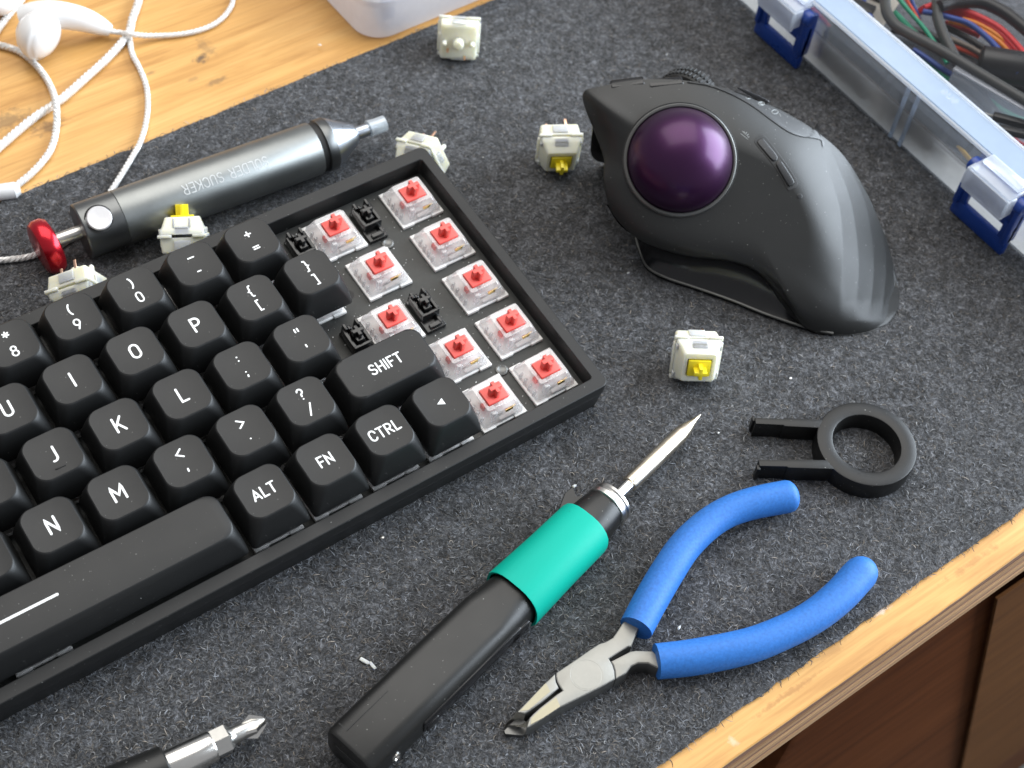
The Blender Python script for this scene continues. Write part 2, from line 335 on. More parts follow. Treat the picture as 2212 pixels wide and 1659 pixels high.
def terrazzo():
    m, N, L, b = newmat('terrazzo_tile'); tc = N.new('ShaderNodeTexCoord')
    v = N.new('ShaderNodeTexVoronoi'); v.inputs['Scale'].default_value = 60; L.new(tc.outputs['Object'], v.inputs['Vector'])
    rp = N.new('ShaderNodeValToRGB'); e = rp.color_ramp.elements; e[0].color = (0.45, 0.42, 0.33, 1); e[1].color = (0.06, 0.07, 0.06, 1); e[0].position = 0.45; e[1].position = 0.6
    L.new(v.outputs['Color'], rp.inputs['Fac']); L.new(rp.outputs['Color'], b.inputs['Base Color']); b.inputs['Roughness'].default_value = 0.5
    return m
M['floor'] = terrazzo()

# ================================================================== setting
DF = lambda x: -161.9 + 0.021*(x - 120)          # front edge of the desk top
r_ = math.atan(0.021)
desk = thing('desk_top', 'honey coloured pine desk top with raw plywood front edge under the felt mat', 'desk', (120, -161.9, 0), (0, 0, r_), local=True)
def desk_piece(name, y0, y1, z0, z1, m, bev=0.0):
    return MB().box((60, (y0+y1)/2, (z0+z1)/2), (1100, y1-y0, z1-z0), bev=bev).build(name, m, desk)
def deskboard():
    mb = MB(); xs = np.linspace(-490, 610, 441); rj = np.random.default_rng(3)
    jit = np.convolve(rj.normal(0, 0.5, 455), np.ones(15)/15, 'same')[7:448]*1.3
    top = [(x, 0.25 + jit[i], 0.0) for i, x in enumerate(xs)]
    arr = [(x, -0.05 + jit[i], -0.35) for i, x in enumerate(xs)]
    low = [(x, 0.1 + jit[i]*0.6, -2.0) for i, x in enumerate(xs)]
    back = [(x, 520, 0.0) for x in xs]
    mb.rings([back, top, arr, low], False, False, closed=False)
    return mb.build('board', M['wood'], desk, fix=False)
deskboard()
for y0, z1, z0, m in ((0.9, -2.003, -10.2, 'ply'), (0.35, -10.203, -13.0, 'ply2'), (0.8, -13.003, -17.0, 'ply'), (0.3, -17.003, -20.4, 'ply2'), (0.7, -20.403, -24.2, 'ply'), (0.4, -24.203, -28.5, 'ply2')):
    desk_piece('ply_layer', y0, 520, z0, z1, M[m], 0.2)

fl = MB().add([(-2500, -2500, -740), (3500, -2500, -740), (3500, 3500, -740), (-2500, 3500, -740)], [(0, 1, 2, 3)]).build('floor', M['floor'], fix=False); fl['kind'] = 'structure'
# the furniture under the desk, seen blurred past its edge
def at_y(x, y, Y):
    d = np.array([(x - 1106) / FPX, (y - 829.5) / FPX, 1.0]) @ CAM_R
    return CAM_C + d * (Y - CAM_C[1]) / d[1]
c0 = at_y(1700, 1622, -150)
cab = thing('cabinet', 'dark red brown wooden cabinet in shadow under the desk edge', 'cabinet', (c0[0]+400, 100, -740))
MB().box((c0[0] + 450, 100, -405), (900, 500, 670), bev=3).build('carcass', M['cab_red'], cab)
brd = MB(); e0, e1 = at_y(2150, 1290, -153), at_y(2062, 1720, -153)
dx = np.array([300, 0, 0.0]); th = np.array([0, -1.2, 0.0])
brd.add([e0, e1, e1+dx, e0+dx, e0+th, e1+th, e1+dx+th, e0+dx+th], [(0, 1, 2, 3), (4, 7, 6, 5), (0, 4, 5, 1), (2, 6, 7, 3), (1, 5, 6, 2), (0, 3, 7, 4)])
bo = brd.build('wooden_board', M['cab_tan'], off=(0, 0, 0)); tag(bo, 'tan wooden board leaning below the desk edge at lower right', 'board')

# ------------------------------------------------------------------ felt mat
mat_t = thing('felt_mat', 'charcoal grey felt desk mat lying under the keyboard and tools', 'mat', (150, -15, 0.1))
def mat_edges(xs, seed):
    rj = np.random.default_rng(seed); n = len(xs)
    w = np.convolve(rj.normal(0, 1, n+40), np.ones(41)/41, 'valid')*0.8 + np.convolve(rj.normal(0, 1, n+4), np.ones(5)/5, 'valid')*0.30
    return w
xs = np.linspace(-330, 560, 1200)
fy = -152.9 + 0.0255*(xs-100) + mat_edges(xs, 1); by = 119.6 + 0.024*(xs-34) + mat_edges(xs, 2)
mb = MB()
mb.rings([[(x, fy[i]+0.15, 0.1) for i, x in enumerate(xs)], [(x, fy[i], 0.8) for i, x in enumerate(xs)], [(x, fy[i]+0.5, 1.5) for i, x in enumerate(xs)],
          [(x, by[i]-0.5, 1.5) for i, x in enumerate(xs)], [(x, by[i], 0.8) for i, x in enumerate(xs)], [(x, by[i]-0.15, 0.1) for i, x in enumerate(xs)]], False, False, closed=False)
mb.build('felt_sheet', M['felt'], mat_t, fix=False)
MATZ = 1.5
def fibres():
    n = 105000
    # sample picture positions so the fibres are spread over what can be seen, then find them on the mat
    px = rng.uniform(-120, 2330, n*2); py = rng.uniform(-80, 1760, n*2)
    d = np.c_[(px-1106)/FPX, (py-829.5)/FPX, np.ones(len(px))] @ CAM_R
    t = (MATZ - CAM_C[2]) / d[:, 2]; P = CAM_C + d*t[:, None]
    f_ = -152.9 + 0.0255*(P[:, 0]-100); b_ = 119.6 + 0.024*(P[:, 0]-34)
    wf = np.interp(P[:, 0], xs, fy); wb = np.interp(P[:, 0], xs, by)
    ok = (P[:, 1] > wf-0.1) & (P[:, 1] < wb+0.1) & ~((P[:, 0] < 150) & (P[:, 1] > -45) & (P[:, 1] < 46)) & (P[:, 0] > -330) & (P[:, 0] < 470)
    P = P[ok][:n]; n = len(P); K = 5
    L_ = rng.uniform(0.8, 2.6, n); a = rng.uniform(0, 2*np.pi, n); curl = rng.normal(0, 1.1, n)
    lift = rng.uniform(0.02, 0.38, n); wd = rng.uniform(0.05, 0.13, n)
    edge = np.minimum(P[:, 1]-np.interp(P[:, 0], xs, fy), np.interp(P[:, 0], xs, by)-P[:, 1]) < 1.0
    V = np.zeros((n, K, 2, 3)); pos = P.copy(); pos[:, 2] = MATZ + 0.02 + rng.uniform(0, 0.12, n)
    pos[edge, 2] -= 0.3
    for k in range(K):
        s = k/(K-1); ang = a + curl*(s-0.5)*2
        if k: pos = pos + np.c_[np.cos(ang), np.sin(ang), np.zeros(n)]*(L_/(K-1))[:, None]
        z = pos[:, 2] + lift*4*s*(1-s)
        side = np.c_[-np.sin(ang), np.cos(ang), np.zeros(n)]*(wd*(1-0.5*abs(2*s-1)))[:, None]
        V[:, k, 0] = np.c_[pos[:, :2], z] - side; V[:, k, 1] = np.c_[pos[:, :2], z + 0.03] + side
    vs = V.reshape(-1, 3) - np.array(ORG[mat_t.name]); base = (np.arange(n)*K*2)[:, None, None]
    q = np.array([[2*k, 2*k+1, 2*k+3, 2*k+2] for k in range(K-1)])[None]
    F = (base + q).reshape(-1, 4)
    me = bpy.data.meshes.new('felt_fibres'); me.vertices.add(len(vs)); me.vertices.foreach_set('co', (vs*S).ravel())
    me.loops.add(F.size); me.loops.foreach_set('vertex_index', F.ravel().astype(np.int32))
    me.polygons.add(len(F)); me.polygons.foreach_set('loop_start', np.arange(0, F.size, 4, dtype=np.int32)); me.polygons.foreach_set('loop_total', np.full(len(F), 4, dtype=np.int32))
    me.update(calc_edges=True)
    br = np.exp(rng.normal(math.log(0.088), 0.55, n)).clip(0.014, 0.30)
    hue = rng.normal(0, 1, n)[:, None]
    c = br[:, None]*np.where(hue > 1.1, [1.10, 0.98, 0.86], np.where(hue < -0.2, [0.94, 0.99, 1.09], [1.0, 1.0, 1.01]))
    at_ = me.color_attributes.new('tint', 'FLOAT_COLOR', 'POINT')
    at_.data.foreach_set('color', np.repeat(np.c_[c, np.ones(n)], K*2, axis=0).astype(np.float32).ravel())
    me.materials.append(M['fibre']); o = bpy.data.objects.new('felt_fibres', me); COL.objects.link(o); o.parent = mat_t; o['kind'] = 'stuff'
fibres()

# ================================================================== keyboard
U = 19.05
kb = thing('keyboard', 'black compact mechanical keyboard with coral switches exposed where keycaps are pulled', 'keyboard', (0, 0, 13.03), (math.radians(5), 0, 0), local=True)
def case():
    mb = MB(); OX, OY0, OY1 = 156.6, -52.5, 53.3; IX, IY0, IY1 = 152.9, -48.35, 48.6
    def outer(ins, z, r=2.6):
        cy = (OY0+OY1)/2; return [(x, y+cy, z(y+cy) if callable(z) else z) for x, y in rrect(OX-ins, (OY1-OY0)/2-ins, max(r-ins, 0.6), 6)]
    def inner(ins, z, r=1.0):
        cy = (IY0+IY1)/2; return [(x, y+cy, z) for x, y in rrect(IX-ins, (IY1-IY0)/2-ins, r, 6)]
    bot = lambda y: -8.2 - 0.0875*(y-OY0)*0.98
    mb.rings([outer(2.4, bot), outer(1.2, lambda y: bot(y)+1.6), outer(0.25, 1.6), outer(0.45, 1.75), outer(0.45, 2.05), outer(0.05, 2.2), outer(0.0, 3.5), outer(0.0, 6.0), outer(0.06, 6.3), outer(0.30, 6.5), outer(0.42, 6.5), outer(0.9, 6.5),
              inner(-0.7, 6.5), inner(-0.32, 6.5), inner(-0.22, 6.5), inner(-0.03, 6.32), inner(0, 6.1), inner(0.02, 4.0), inner(0.25, -1.0)], True, False)
    return mb.build('case', M['case'], kb)
case()
pl = MB().box((0, 0, -0.75), (305.6, 96.4, 1.5)).build('switch_plate', M['plate'], kb)
def kxy(u, r): return ((u-8)*U, (2-r)*U)

def keycap_mesh(w, name, convex=False):
    hx = (U*w - 0.9)/2; hy = (U-0.9)/2; mb = MB(); rr = []; n = 10
    tx = hx - 1.95; ty = 7.3; dy = 0.75; zb, zt = 6.6, 16.9
    def ring(px, py, r, yo, z): return [(x, y+yo, z) for x, y in rrect(px, py, r, n)]
    rr.append(ring(hx-1.2, hy-1.2, 0.8, 0, zb+0.6)); rr.append(ring(hx-0.9, hy-0.9, 0.9, 0, zb)); rr.append(ring(hx-0.1, hy-0.1, 1.1, 0, zb)); rr.append(ring(hx, hy, 1.2, 0, zb+0.25))
    for k in range(1, 8):           # walls that bow slightly outwards
        t = k/8; b = t**1.55
        rr.append(ring(hx+(tx-hx)*b, hy+(ty-hy)*b, 1.2+2.7*t, dy*b, zb+(zt-0.45-zb)*t))
    top = lambda x, y: dish(x, y-dy, tx, ty, convex)
    for ins, dz in ((0.02, 0.45), (-0.12, 0.22), (-0.38, 0.06)):
        rr.append([(x, y, top(x, y)-dz) for x, y, _ in ring(tx+ins, ty+ins, 3.9, dy, 0)])
    for s in (0.95, 0.90, 0.84, 0.77, 0.70, 0.62, 0.54, 0.46, 0.38, 0.30, 0.22, 0.14, 0.06, 0.01):
        rr.append([(x, y, top(x, y)) for x, y, _ in ring(tx*s, ty*s, 3.9*s, dy, 0)])
    mb.rings(rr, False, True); me = mb.mesh(name, ang=60); me.materials.append(M['keycap']); return me
def dish(x, y, tx, ty, convex):
    if convex: return 16.3 + 0.5*(1-(y/ty)**2) + 0.15
    return 16.1 + 1.0*min(1, (abs(x)/max(tx, 0.1))**2*0.62 + (y/ty)**2*0.5)*0.9

# stroke lettering -------------------------------------------------------
def arc(cx, cy, rx, ry, a0, a1, n=12):
    return [(cx+rx*math.cos(math.radians(a0+(a1-a0)*k/n)), cy+ry*math.sin(math.radians(a0+(a1-a0)*k/n))) for k in range(n+1)]
G = {  # width, strokes; cap height 1
 'A': (0.66, [[(0.02, 0), (0.33, 1), (0.64, 0)], [(0.13, 0.28), (0.53, 0.28)]]),
 'C': (0.62, [[(0.6, 0.72)]+arc(0.31, 0.7, 0.28, 0.3, 20, 180)+arc(0.31, 0.3, 0.28, 0.3, 180, 340)]),
 'D': (0.62, [[(0.05, 0), (0.05, 1), (0.28, 1)]+arc(0.28, 0.7, 0.29, 0.3, 90, 0)+arc(0.28, 0.3, 0.29, 0.3, 0, -90)+[(0.05, 0)]]),
 'E': (0.54, [[(0.52, 1), (0.05, 1), (0.05, 0), (0.52, 0)], [(0.05, 0.52), (0.45, 0.52)]]),
 'F': (0.52, [[(0.5, 1), (0.05, 1), (0.05, 0)], [(0.05, 0.50), (0.43, 0.50)]]),
 'H': (0.64, [[(0.05, 0), (0.05, 1)], [(0.59, 0), (0.59, 1)], [(0.05, 0.52), (0.59, 0.52)]]),
 'I': (0.10, [[(0.05, 0), (0.05, 1)]]),
 'J': (0.48, [[(0.40, 1), (0.40, 0.25)]+arc(0.18, 0.25, 0.22, 0.25, 0, -110)]),
 'K': (0.60, [[(0.05, 0), (0.05, 1)], [(0.56, 1), (0.05, 0.36)], [(0.24, 0.58), (0.58, 0)]]),
 'L': (0.50, [[(0.05, 1), (0.05, 0), (0.48, 0)]]),
 'M': (0.80, [[(0.05, 0), (0.05, 1), (0.40, 0.36), (0.75, 1), (0.75, 0)]]),
 'N': (0.64, [[(0.05, 0), (0.05, 1), (0.59, 0), (0.59, 1)]]),
 'O': (0.64, [arc(0.32, 0.70, 0.27, 0.30, 0, 180)+arc(0.32, 0.30, 0.27, 0.30, 180, 360)+[(0.59, 0.70)]]),
 '0': (0.56, [arc(0.28, 0.70, 0.23, 0.30, 0, 180)+arc(0.28, 0.30, 0.23, 0.30, 180, 360)+[(0.51, 0.70)]]),
 'P': (0.58, [[(0.05, 0), (0.05, 1), (0.28, 1)]+arc(0.28, 0.73, 0.26, 0.27, 90, -90)+[(0.05, 0.46)]]),
 'R': (0.60, [[(0.05, 0), (0.05, 1), (0.28, 1)]+arc(0.28, 0.74, 0.26, 0.26, 90, -90)+[(0.05, 0.48)], [(0.28, 0.48), (0.57, 0)]]),
 'S': (0.58, [arc(0.29, 0.75, 0.24, 0.25, 25, 270, 14)+arc(0.29, 0.25, 0.26, 0.25, 90, -155, 14)]),
 'T': (0.60, [[(0.02, 1), (0.58, 1)], [(0.30, 1), (0.30, 0)]]),
 'U': (0.62, [[(0.05, 1), (0.05, 0.27)]+arc(0.31, 0.27, 0.26, 0.27, 180, 360)+[(0.57, 1)]]),
 '8': (0.56, [arc(0.28, 0.76, 0.20, 0.23, -90, 270, 20), arc(0.28, 0.27, 0.24, 0.27, 90, 450, 20)]),
 '9': (0.56, [arc(0.28, 0.70, 0.24, 0.30, 0, 360, 20), [(0.51, 0.62), (0.22, 0.0)]]),
 '*': (0.46, [[(0.23, 0.45), (0.23, 0.95)], [(0.02, 0.58), (0.44, 0.82)], [(0.02, 0.82), (0.44, 0.58)]]),
 '(': (0.26, [arc(0.42, 0.5, 0.37, 0.62, 125, 235)]), ')': (0.26, [arc(-0.16, 0.5, 0.37, 0.62, 55, -55)]),
 '_': (0.56, [[(0.03, 0.5), (0.53, 0.5)]]), '-': (0.34, [[(0.04, 0.5), (0.30, 0.5)]]),
 '+': (0.56, [[(0.03, 0.5), (0.53, 0.5)], [(0.28, 0.25), (0.28, 0.75)]]),
 '=': (0.56, [[(0.03, 0.62), (0.53, 0.62)], [(0.03, 0.38), (0.53, 0.38)]]),
 '{': (0.36, [[(0.34, 1.05), (0.22, 1.02), (0.18, 0.9), (0.18, 0.64), (0.12, 0.54), (0.03, 0.5), (0.12, 0.46), (0.18, 0.36), (0.18, 0.1), (0.22, -0.02), (0.34, -0.05)]]),
 '}': (0.36, [[(0.02, 1.05), (0.14, 1.02), (0.18, 0.9), (0.18, 0.64), (0.24, 0.54), (0.33, 0.5), (0.24, 0.46), (0.18, 0.36), (0.18, 0.1), (0.14, -0.02), (0.02, -0.05)]]),
 '[': (0.28, [[(0.26, 1.05), (0.06, 1.05), (0.06, -0.05), (0.26, -0.05)]]), ']': (0.28, [[(0.02, 1.05), (0.22, 1.05), (0.22, -0.05), (0.02, -0.05)]]),
 ':': (0.12, [[(0.05, 0.70), (0.06, 0.70)], [(0.05, 0.32), (0.06, 0.32)]]), ';': (0.14, [[(0.06, 0.68), (0.07, 0.68)], [(0.08, 0.32), (0.05, 0.18)]]),
 '"': (0.36, [[(0.06, 0.80), (0.06, 0.52)], [(0.32, 0.80), (0.32, 0.52)]]), "'": (0.10, [[(0.05, 0.64), (0.05, 0.42)]]),
 '<': (0.56, [[(0.53, 0.86), (0.05, 0.5), (0.53, 0.14)]]), '>': (0.56, [[(0.03, 0.86), (0.51, 0.5), (0.03, 0.14)]]),
 ',': (0.12, [[(0.07, 0.58), (0.05, 0.36)]]), '.': (0.12, [[(0.05, 0.48), (0.06, 0.48)]]),
 '?': (0.50, [arc(0.25, 0.76, 0.21, 0.24, 165, -35, 12)+[(0.27, 0.48), (0.25, 0.30)], [(0.245, 0.04), (0.255, 0.04)]]), '/': (0.52, [[(0.50, 1.05), (0.02, -0.05)]]),
 'a': (0.5, [arc(0.25, 0.3, 0.2, 0.28, 0, 360), [(0.45, 0.6), (0.45, 0)]]), 'n': (0.5, [[(0.05, 0), (0.05, 0.6)], [(0.05, 0.4)]+arc(0.25, 0.38, 0.2, 0.2, 160, 0)+[(0.45, 0)]]),
 'e': (0.5, [[(0.05, 0.3), (0.45, 0.3)]+arc(0.25, 0.3, 0.2, 0.28, 0, 310)]), 's': (0.46, [arc(0.22, 0.43, 0.16, 0.15, 30, 270)+arc(0.22, 0.14, 0.17, 0.14, 90, -150)]), 'u': (0.5, [[(0.05, 0.6), (0.05, 0.25)]+arc(0.25, 0.22, 0.2, 0.22, 180, 360)+[(0.45, 0.6)], [(0.45, 0.6), (0.45, 0.0)]]),
}
def ribbon(mb, pts, w, fn, lift):
    """flat stroke with round ends, laid on a surface by fn(x, y, lift)"""
    P = [np.array(p, float) for p in pts]; Q = [P[0]]
    for p in P[1:]:
        d = p-Q[-1]; l = np.linalg.norm(d)
        if l < 1e-4: continue
        k = max(1, int(l/0.9)); Q += [Q[-1]+d*(i+1)/k for i in range(k)]
    P = Q; N = len(P)
    if N < 2: P = [P[0], P[0]+np.array([0.02, 0])]; N = 2
    T = [nv(P[min(i+1, N-1)]-P[max(i-1, 0)]) for i in range(N)]; Lf, Rt = [], []
    for i in range(N):
        n = np.array([-T[i][1], T[i][0]]); m = 1.0
        if 0 < i < N-1:
            a, b = nv(P[i]-P[i-1]), nv(P[i+1]-P[i]); m = min(1.6, 1/max(0.45, math.sqrt((1+np.dot(a, b))/2)))
        Lf.append(P[i]+n*w/2*m); Rt.append(P[i]-n*w/2*m)
    vs = [fn(*p, lift) for p in Lf]+[fn(*p, lift) for p in Rt]; fs = [(i, N+i, N+i+1, i+1) for i in range(N-1)]
    for c, t in ((P[0], -T[0]), (P[-1], T[-1])):
        a0 = math.atan2(t[1], t[0]); o = len(vs)
        vs += [fn(*c, lift)]+[fn(c[0]+w/2*math.cos(a0+math.radians(k)), c[1]+w/2*math.sin(a0+math.radians(k)), lift) for k in range(-90, 91, 30)]
        fs += [(o, o+1+k, o+2+k) for k in range(6)]
    mb.add(vs, fs)
def text(mb, s, cx, cy, h, w, fn, gap=0.16, lift0=0.02):
    tot = sum(G[c][0] if c != ' ' else 0.4 for c in s)+gap*(len(s)-1); x = cx-tot*h/2; k = 0
    for c in s:
        if c == ' ': x += (0.4+gap)*h; continue
        for st in G[c][1]:
            ribbon(mb, [(x+p[0]*h, cy+(p[1]-0.5)*h) for p in st], w, fn, lift0+0.006*k); k += 1
        x += (G[c][0]+gap)*h

KEYS = []   # (u, row, width, legends)
for i, (a, b) in enumerate([('*', '8'), ('(', '9'), (')', '0'), ('_', '-'), ('+', '=')]): KEYS.append((8.5+i, 0, 1, (a, b)))
KEYS.append((7.5, 0, 1, ()))
for u, c in ((8, 'U'), (9, 'I'), (10, 'O'), (11, 'P')): KEYS.append((u, 1, 1, (c,)))
KEYS += [(7, 1, 1, ()), (12, 1, 1, ('{', '[')), (13, 1, 1, ('}', ']'))]
for u, c in ((8.25, 'J'), (9.25, 'K'), (10.25, 'L')): KEYS.append((u, 2, 1, (c,)))
KEYS += [(7.25, 2, 1, ()), (11.25, 2, 1, (':', ';')), (12.25, 2, 1, ('"', "'"))]
for u, c in ((7.75, 'N'), (8.75, 'M')): KEYS.append((u, 3, 1, (c,)))
KEYS += [(6.75, 3, 1, ()), (9.75, 3, 1, ('<', ',')), (10.75, 3, 1, ('>', '.')), (11.75, 3, 1, ('?', '/')), (13.125, 3, 1.75, ('SHIFT',))]
KEYS += [(6.875, 4, 6.25, ('space',)), (10.5, 4, 1, ('ALT',)), (11.5, 4, 1, ('FN',)), (12.5, 4, 1, ('CTRL',)), (13.5, 4, 1, ('left',))]
SEEN = len(KEYS)
KEYS += [(i+0.5, 0, 1, ()) for i in range(7)] + [(0.75, 1, 1.5, ())] + [(2+i, 1, 1, ()) for i in range(5)] + [(0.875, 2, 1.75, ())] + [(2.25+i, 2, 1, ()) for i in range(5)] + [(1.125, 3, 2.25, ())] + [(2.75+i, 3, 1, ()) for i in range(4)] + [(0.625+1.25*i, 4, 1.25, ()) for i in range(3)]
CAPS = {1: keycap_mesh(1, 'keycap'), 1.25: keycap_mesh(1.25, 'modifier_keycap'), 1.5: keycap_mesh(1.5, 'tab_keycap'), 2.25: keycap_mesh(2.25, 'wide_keycap'), 1.75: keycap_mesh(1.75, 'shift_keycap'), 6.25: keycap_mesh(6.25, 'space_keycap', True)}
WORDS = {'*': 'asterisk', '(': 'open parenthesis', ')': 'close parenthesis', '_': 'underscore', '-': 'minus', '+': 'plus', '=': 'equals', '{': 'open brace', '[': 'open bracket', '}': 'close brace', ']': 'close bracket', ':': 'colon', ';': 'semicolon', '"': 'double quote', "'": 'apostrophe', '<': 'less-than', ',': 'comma', '>': 'greater-than', '.': 'period', '?': 'question mark', '/': 'slash', 'left': 'left arrow'}

# switches soldered in the plate --------------------------------------------------
def sw_lower():
    mb = MB()
    mb.prism(rrect(6.9, 6.9, 0.6, 2), -3.5, 0.05)
    for sx in (-1, 1):       # clips of the flange with gaps between
        mb.box((sx*5.55, -6.95, 0.6), (4.3, 1.5, 1.2), bev=0.15); mb.box((sx*5.55, 6.95, 0.6), (4.3, 1.5, 1.2), bev=0.15)
        mb.box((sx*7.05, 0, 0.55), (1.3, 12.4, 1.1), bev=0.15)
    mb.box((0, -6.6, 0.45), (6.9, 1.5, 0.8), bev=0.12); mb.box((0, 6.6, 0.45), (6.9, 1.5, 0.8), bev=0.12)
    mb.box((0, 0, 0.6), (13.4, 12.6, 1.0), bev=0.1)
    me = mb.mesh('key_switch'); me.materials.append(M['frost']); return me
def sw_upper():
    mb = MB(); R = lambda hx, hy, r, yo, z: [(x, y+yo, z) for x, y in rrect(hx, hy, r, 3)]
    mb.rings([R(7.0, 6.9, 0.7, 0, 1.12), R(6.9, 6.8, 0.8, 0, 2.5), R(6.4, 6.3, 1.0, 0, 3.4), R(5.2, 5.0, 1.0, 0.2, 6.3), R(4.9, 4.7, 0.8, 0.2, 6.55), R(3.9, 3.15, 0.3, 0, 6.5), R(3.8, 3.05, 0.3, 0, 3.0)], False, False)
    for k in range(4): mb.box((-6.6, -4.2+2.4*k, 2.5), (0.9, 0.7, 2.6), rotm('Y', 10), bev=0.1)
    mb.box((-3.2, -5.2, 3.6), (1.7, 1.5, 4.4), bev=0.25); mb.box((4.6, -5.4, 3.0), (2.2, 1.0, 3.2), bev=0.2)
    for k in range(5): mb.box((-1.6+1.0*k, -3.55, 5.0), (0.45, 0.5, 0.8), bev=0.1)
    mb.box((0.6, -4.6, 1.9), (6.2, 0.5, 1.4), bev=0.1)
    me = mb.mesh('upper_housing'); me.materials.append(M['clear']); return me
def stem_shape(mb, base=True):
    if base:
        mb.box((0, 0, 5.2), (7.1, 5.7, 3.4), bev=0.3)
    mb.box((0, 0, 8.6), (4.0, 1.32, 3.7), bev=0.12); mb.box((0, 0, 8.6), (1.15, 4.0, 3.68), bev=0.12)
    return mb
def sw_stem():
    mb = stem_shape(MB()); mb.box((-4.2, -0.9, 3.4), (0.9, 1.8, 2.0), bev=0.2)
    me = mb.mesh('stem'); me.materials.append(M['coral']); return me
def sw_leaf():
    mb = MB(); mb.box((2.0, -5.6, 4.1), (2.6, 0.7, 0.9), rotm('X', -20), bev=0.1); mb.box((3.9, -5.3, 4.0), (1.4, 0.4, 0.5), rotm('Z', 10)); me = mb.mesh('contact_leaf'); me.materials.append(M['gold']); return me
def sw_lens():
    mb = MB(); mb.box((1.2, -6.1, 1.7), (5.4, 1.3, 1.0), bev=0.2); mb.box((-0.6, -4.15, 1.9), (2.6, 1.3, 1.4), bev=0.2); me = mb.mesh('light_window'); me.materials.append(M['frost']); return me
SW = (sw_lower(), sw_upper(), sw_stem(), sw_leaf(), sw_lens())
SWITCH_AT = [(14, 0), (15.5, 0), (14.25, 1), (15.5, 1), (13.875, 2), (15.5, 2), (14.5, 3), (15.5, 3), (14.5, 4), (15.5, 4)]
for u, r in SWITCH_AT:
    x, y = kxy(u, r); sw = put('key_switch', SW[0], kb, (x, y, 0)); sw['label'] = 'clear switch with coral red stem, its keycap pulled off'
    put('upper_housing', SW[1], sw); put('stem', SW[2], sw); put('contact_leaf', SW[3], sw); put('light_window', SW[4], sw)
for ki, (u, r, w, leg) in enumerate(KEYS):
    x, y = kxy(u, r)
    k = put('keycap', CAPS[w], kb, (x+random.uniform(-0.08, 0.08), y+random.uniform(-0.08, 0.08), random.uniform(-0.06, 0.06)))
    k.rotation_euler = [math.radians(random.uniform(-0.5, 0.5)) for _ in range(2)] + [math.radians(random.uniform(-0.7, 0.7) if w == 1 else 0)]
    if ki < SEEN:
        sw = put('key_switch', SW[0], kb, (x, y, 0)); put('upper_housing', SW[1], sw); put('stem', SW[2], sw)
    if not leg: continue
    mb = MB(); tx = (U*w-0.9)/2-1.95; cv = w > 6
    fn = lambda px, py, l: (px, py+0.75, dish(px, py, tx, 7.3, cv)+l+0.05)
    if leg[0] == 'space': ribbon(mb, [(-9.5, 0.2), (9.5, 0.2)], 0.75, fn, 0.03); k['label'] = 'long black space bar with a white line'
    elif leg[0] == 'left': mb.add([fn(*p, 0.03) for p in ((-1.35, 0.0), (0.85, -1.15), (0.85, 1.15))], [(0, 1, 2)]); k['label'] = 'black keycap with left arrow'
    elif len(leg) == 2:
        hs = 3.5
        text(mb, leg[0], 0, 2.75, hs, 0.50, fn); text(mb, leg[1], 0, -2.75, hs, 0.50, fn)
        k['label'] = 'black keycap with %s and %s' % (WORDS.get(leg[0], leg[0]), WORDS.get(leg[1], leg[1]))
    elif len(leg[0]) == 1: text(mb, leg[0], 0, 0.1, 4.5, 0.66, fn); k['label'] = 'black keycap with letter ' + leg[0]
    else: text(mb, leg[0], 0, 0.1, 3.2, 0.52, fn, gap=0.20); k['label'] = 'black keycap with word ' + leg[0]
    me = mb.mesh('legend', fix=False); me.materials.append(M['legend']); put('legend', me, k)
    if leg[0] == 'J':
        hb = MB().box((0, 0.75-4.6, 16.33), (3.0, 0.45, 0.5), bev=0.15).mesh('homing_bar'); hb.materials.append(M['keycap']); put('homing_bar', hb, k)
# stabilizers of backspace and enter, shift
def stab_mesh():
    mb = MB()
    mb.box((0, -1.0, 0.7), (6.6, 13.2, 1.4), bev=0.25)
    for sx in (-1, 1):
        mb.box((sx*2.7, 0.6, 2.6), (1.1, 7.4, 4.6), bev=0.2); mb.box((sx*2.1, 4.6, 3.0), (0.8, 2.2, 5.6), rotm('X', 8), bev=0.15)
    mb.box((0, -3.2, 2.6), (6.2, 1.0, 4.4), bev=0.2); mb.box((0, -6.4, 1.4), (4.2, 1.6, 2.8), bev=0.2); mb.box((1.9, -5.2, 2.2), (0.9, 3.2, 1.6), bev=0.15)
    mb.box((0, 0.4, 3.2), (2.6, 4.8, 4.2), bev=0.25); mb.box((0, 0.4, 6.2), (3.6, 1.2, 3.0), bev=0.12); mb.box((0, 0.4, 6.2), (1.1, 3.6, 2.98), bev=0.12)
    mb.box((-1.2, 3.6, 4.4), (1.0, 1.4, 2.6), rotm('Y', 12), bev=0.1)
    me = mb.mesh('stabilizer'); me.materials.append(M['stab']); return me
ST = stab_mesh()
for u, r in ((14, 0), (13.875, 2)):
    x, y = kxy(u, r)
    for sx in (-1, 1): put('stabilizer', ST, kb, (x+sx*11.94, y, 0))
# plate screws and one bare hole
sc = MB().lathe([(0, 2.0), (0.5, 1.9), (0.7, 1.4), (0.45, 0.9), (0.35, 0.01)], (0, 0, 0), (0, 0, 1), 20).mesh('plate_screw'); sc.materials.append(M['steel_dark'])
for u, r in ((14.72, 0.52), (15.0, 3.55)): put('plate_screw', sc, kb, (*kxy(u, r), 0))
hl = MB().lathe([(0, 1.7), (0.06, 1.7)], (0, 0, 0), (0, 0, 1), 20).mesh('plate_hole'); hl.materials.append(M['rubber']); put('plate_hole', hl, kb, (*kxy(13.62, 1.1), 0))
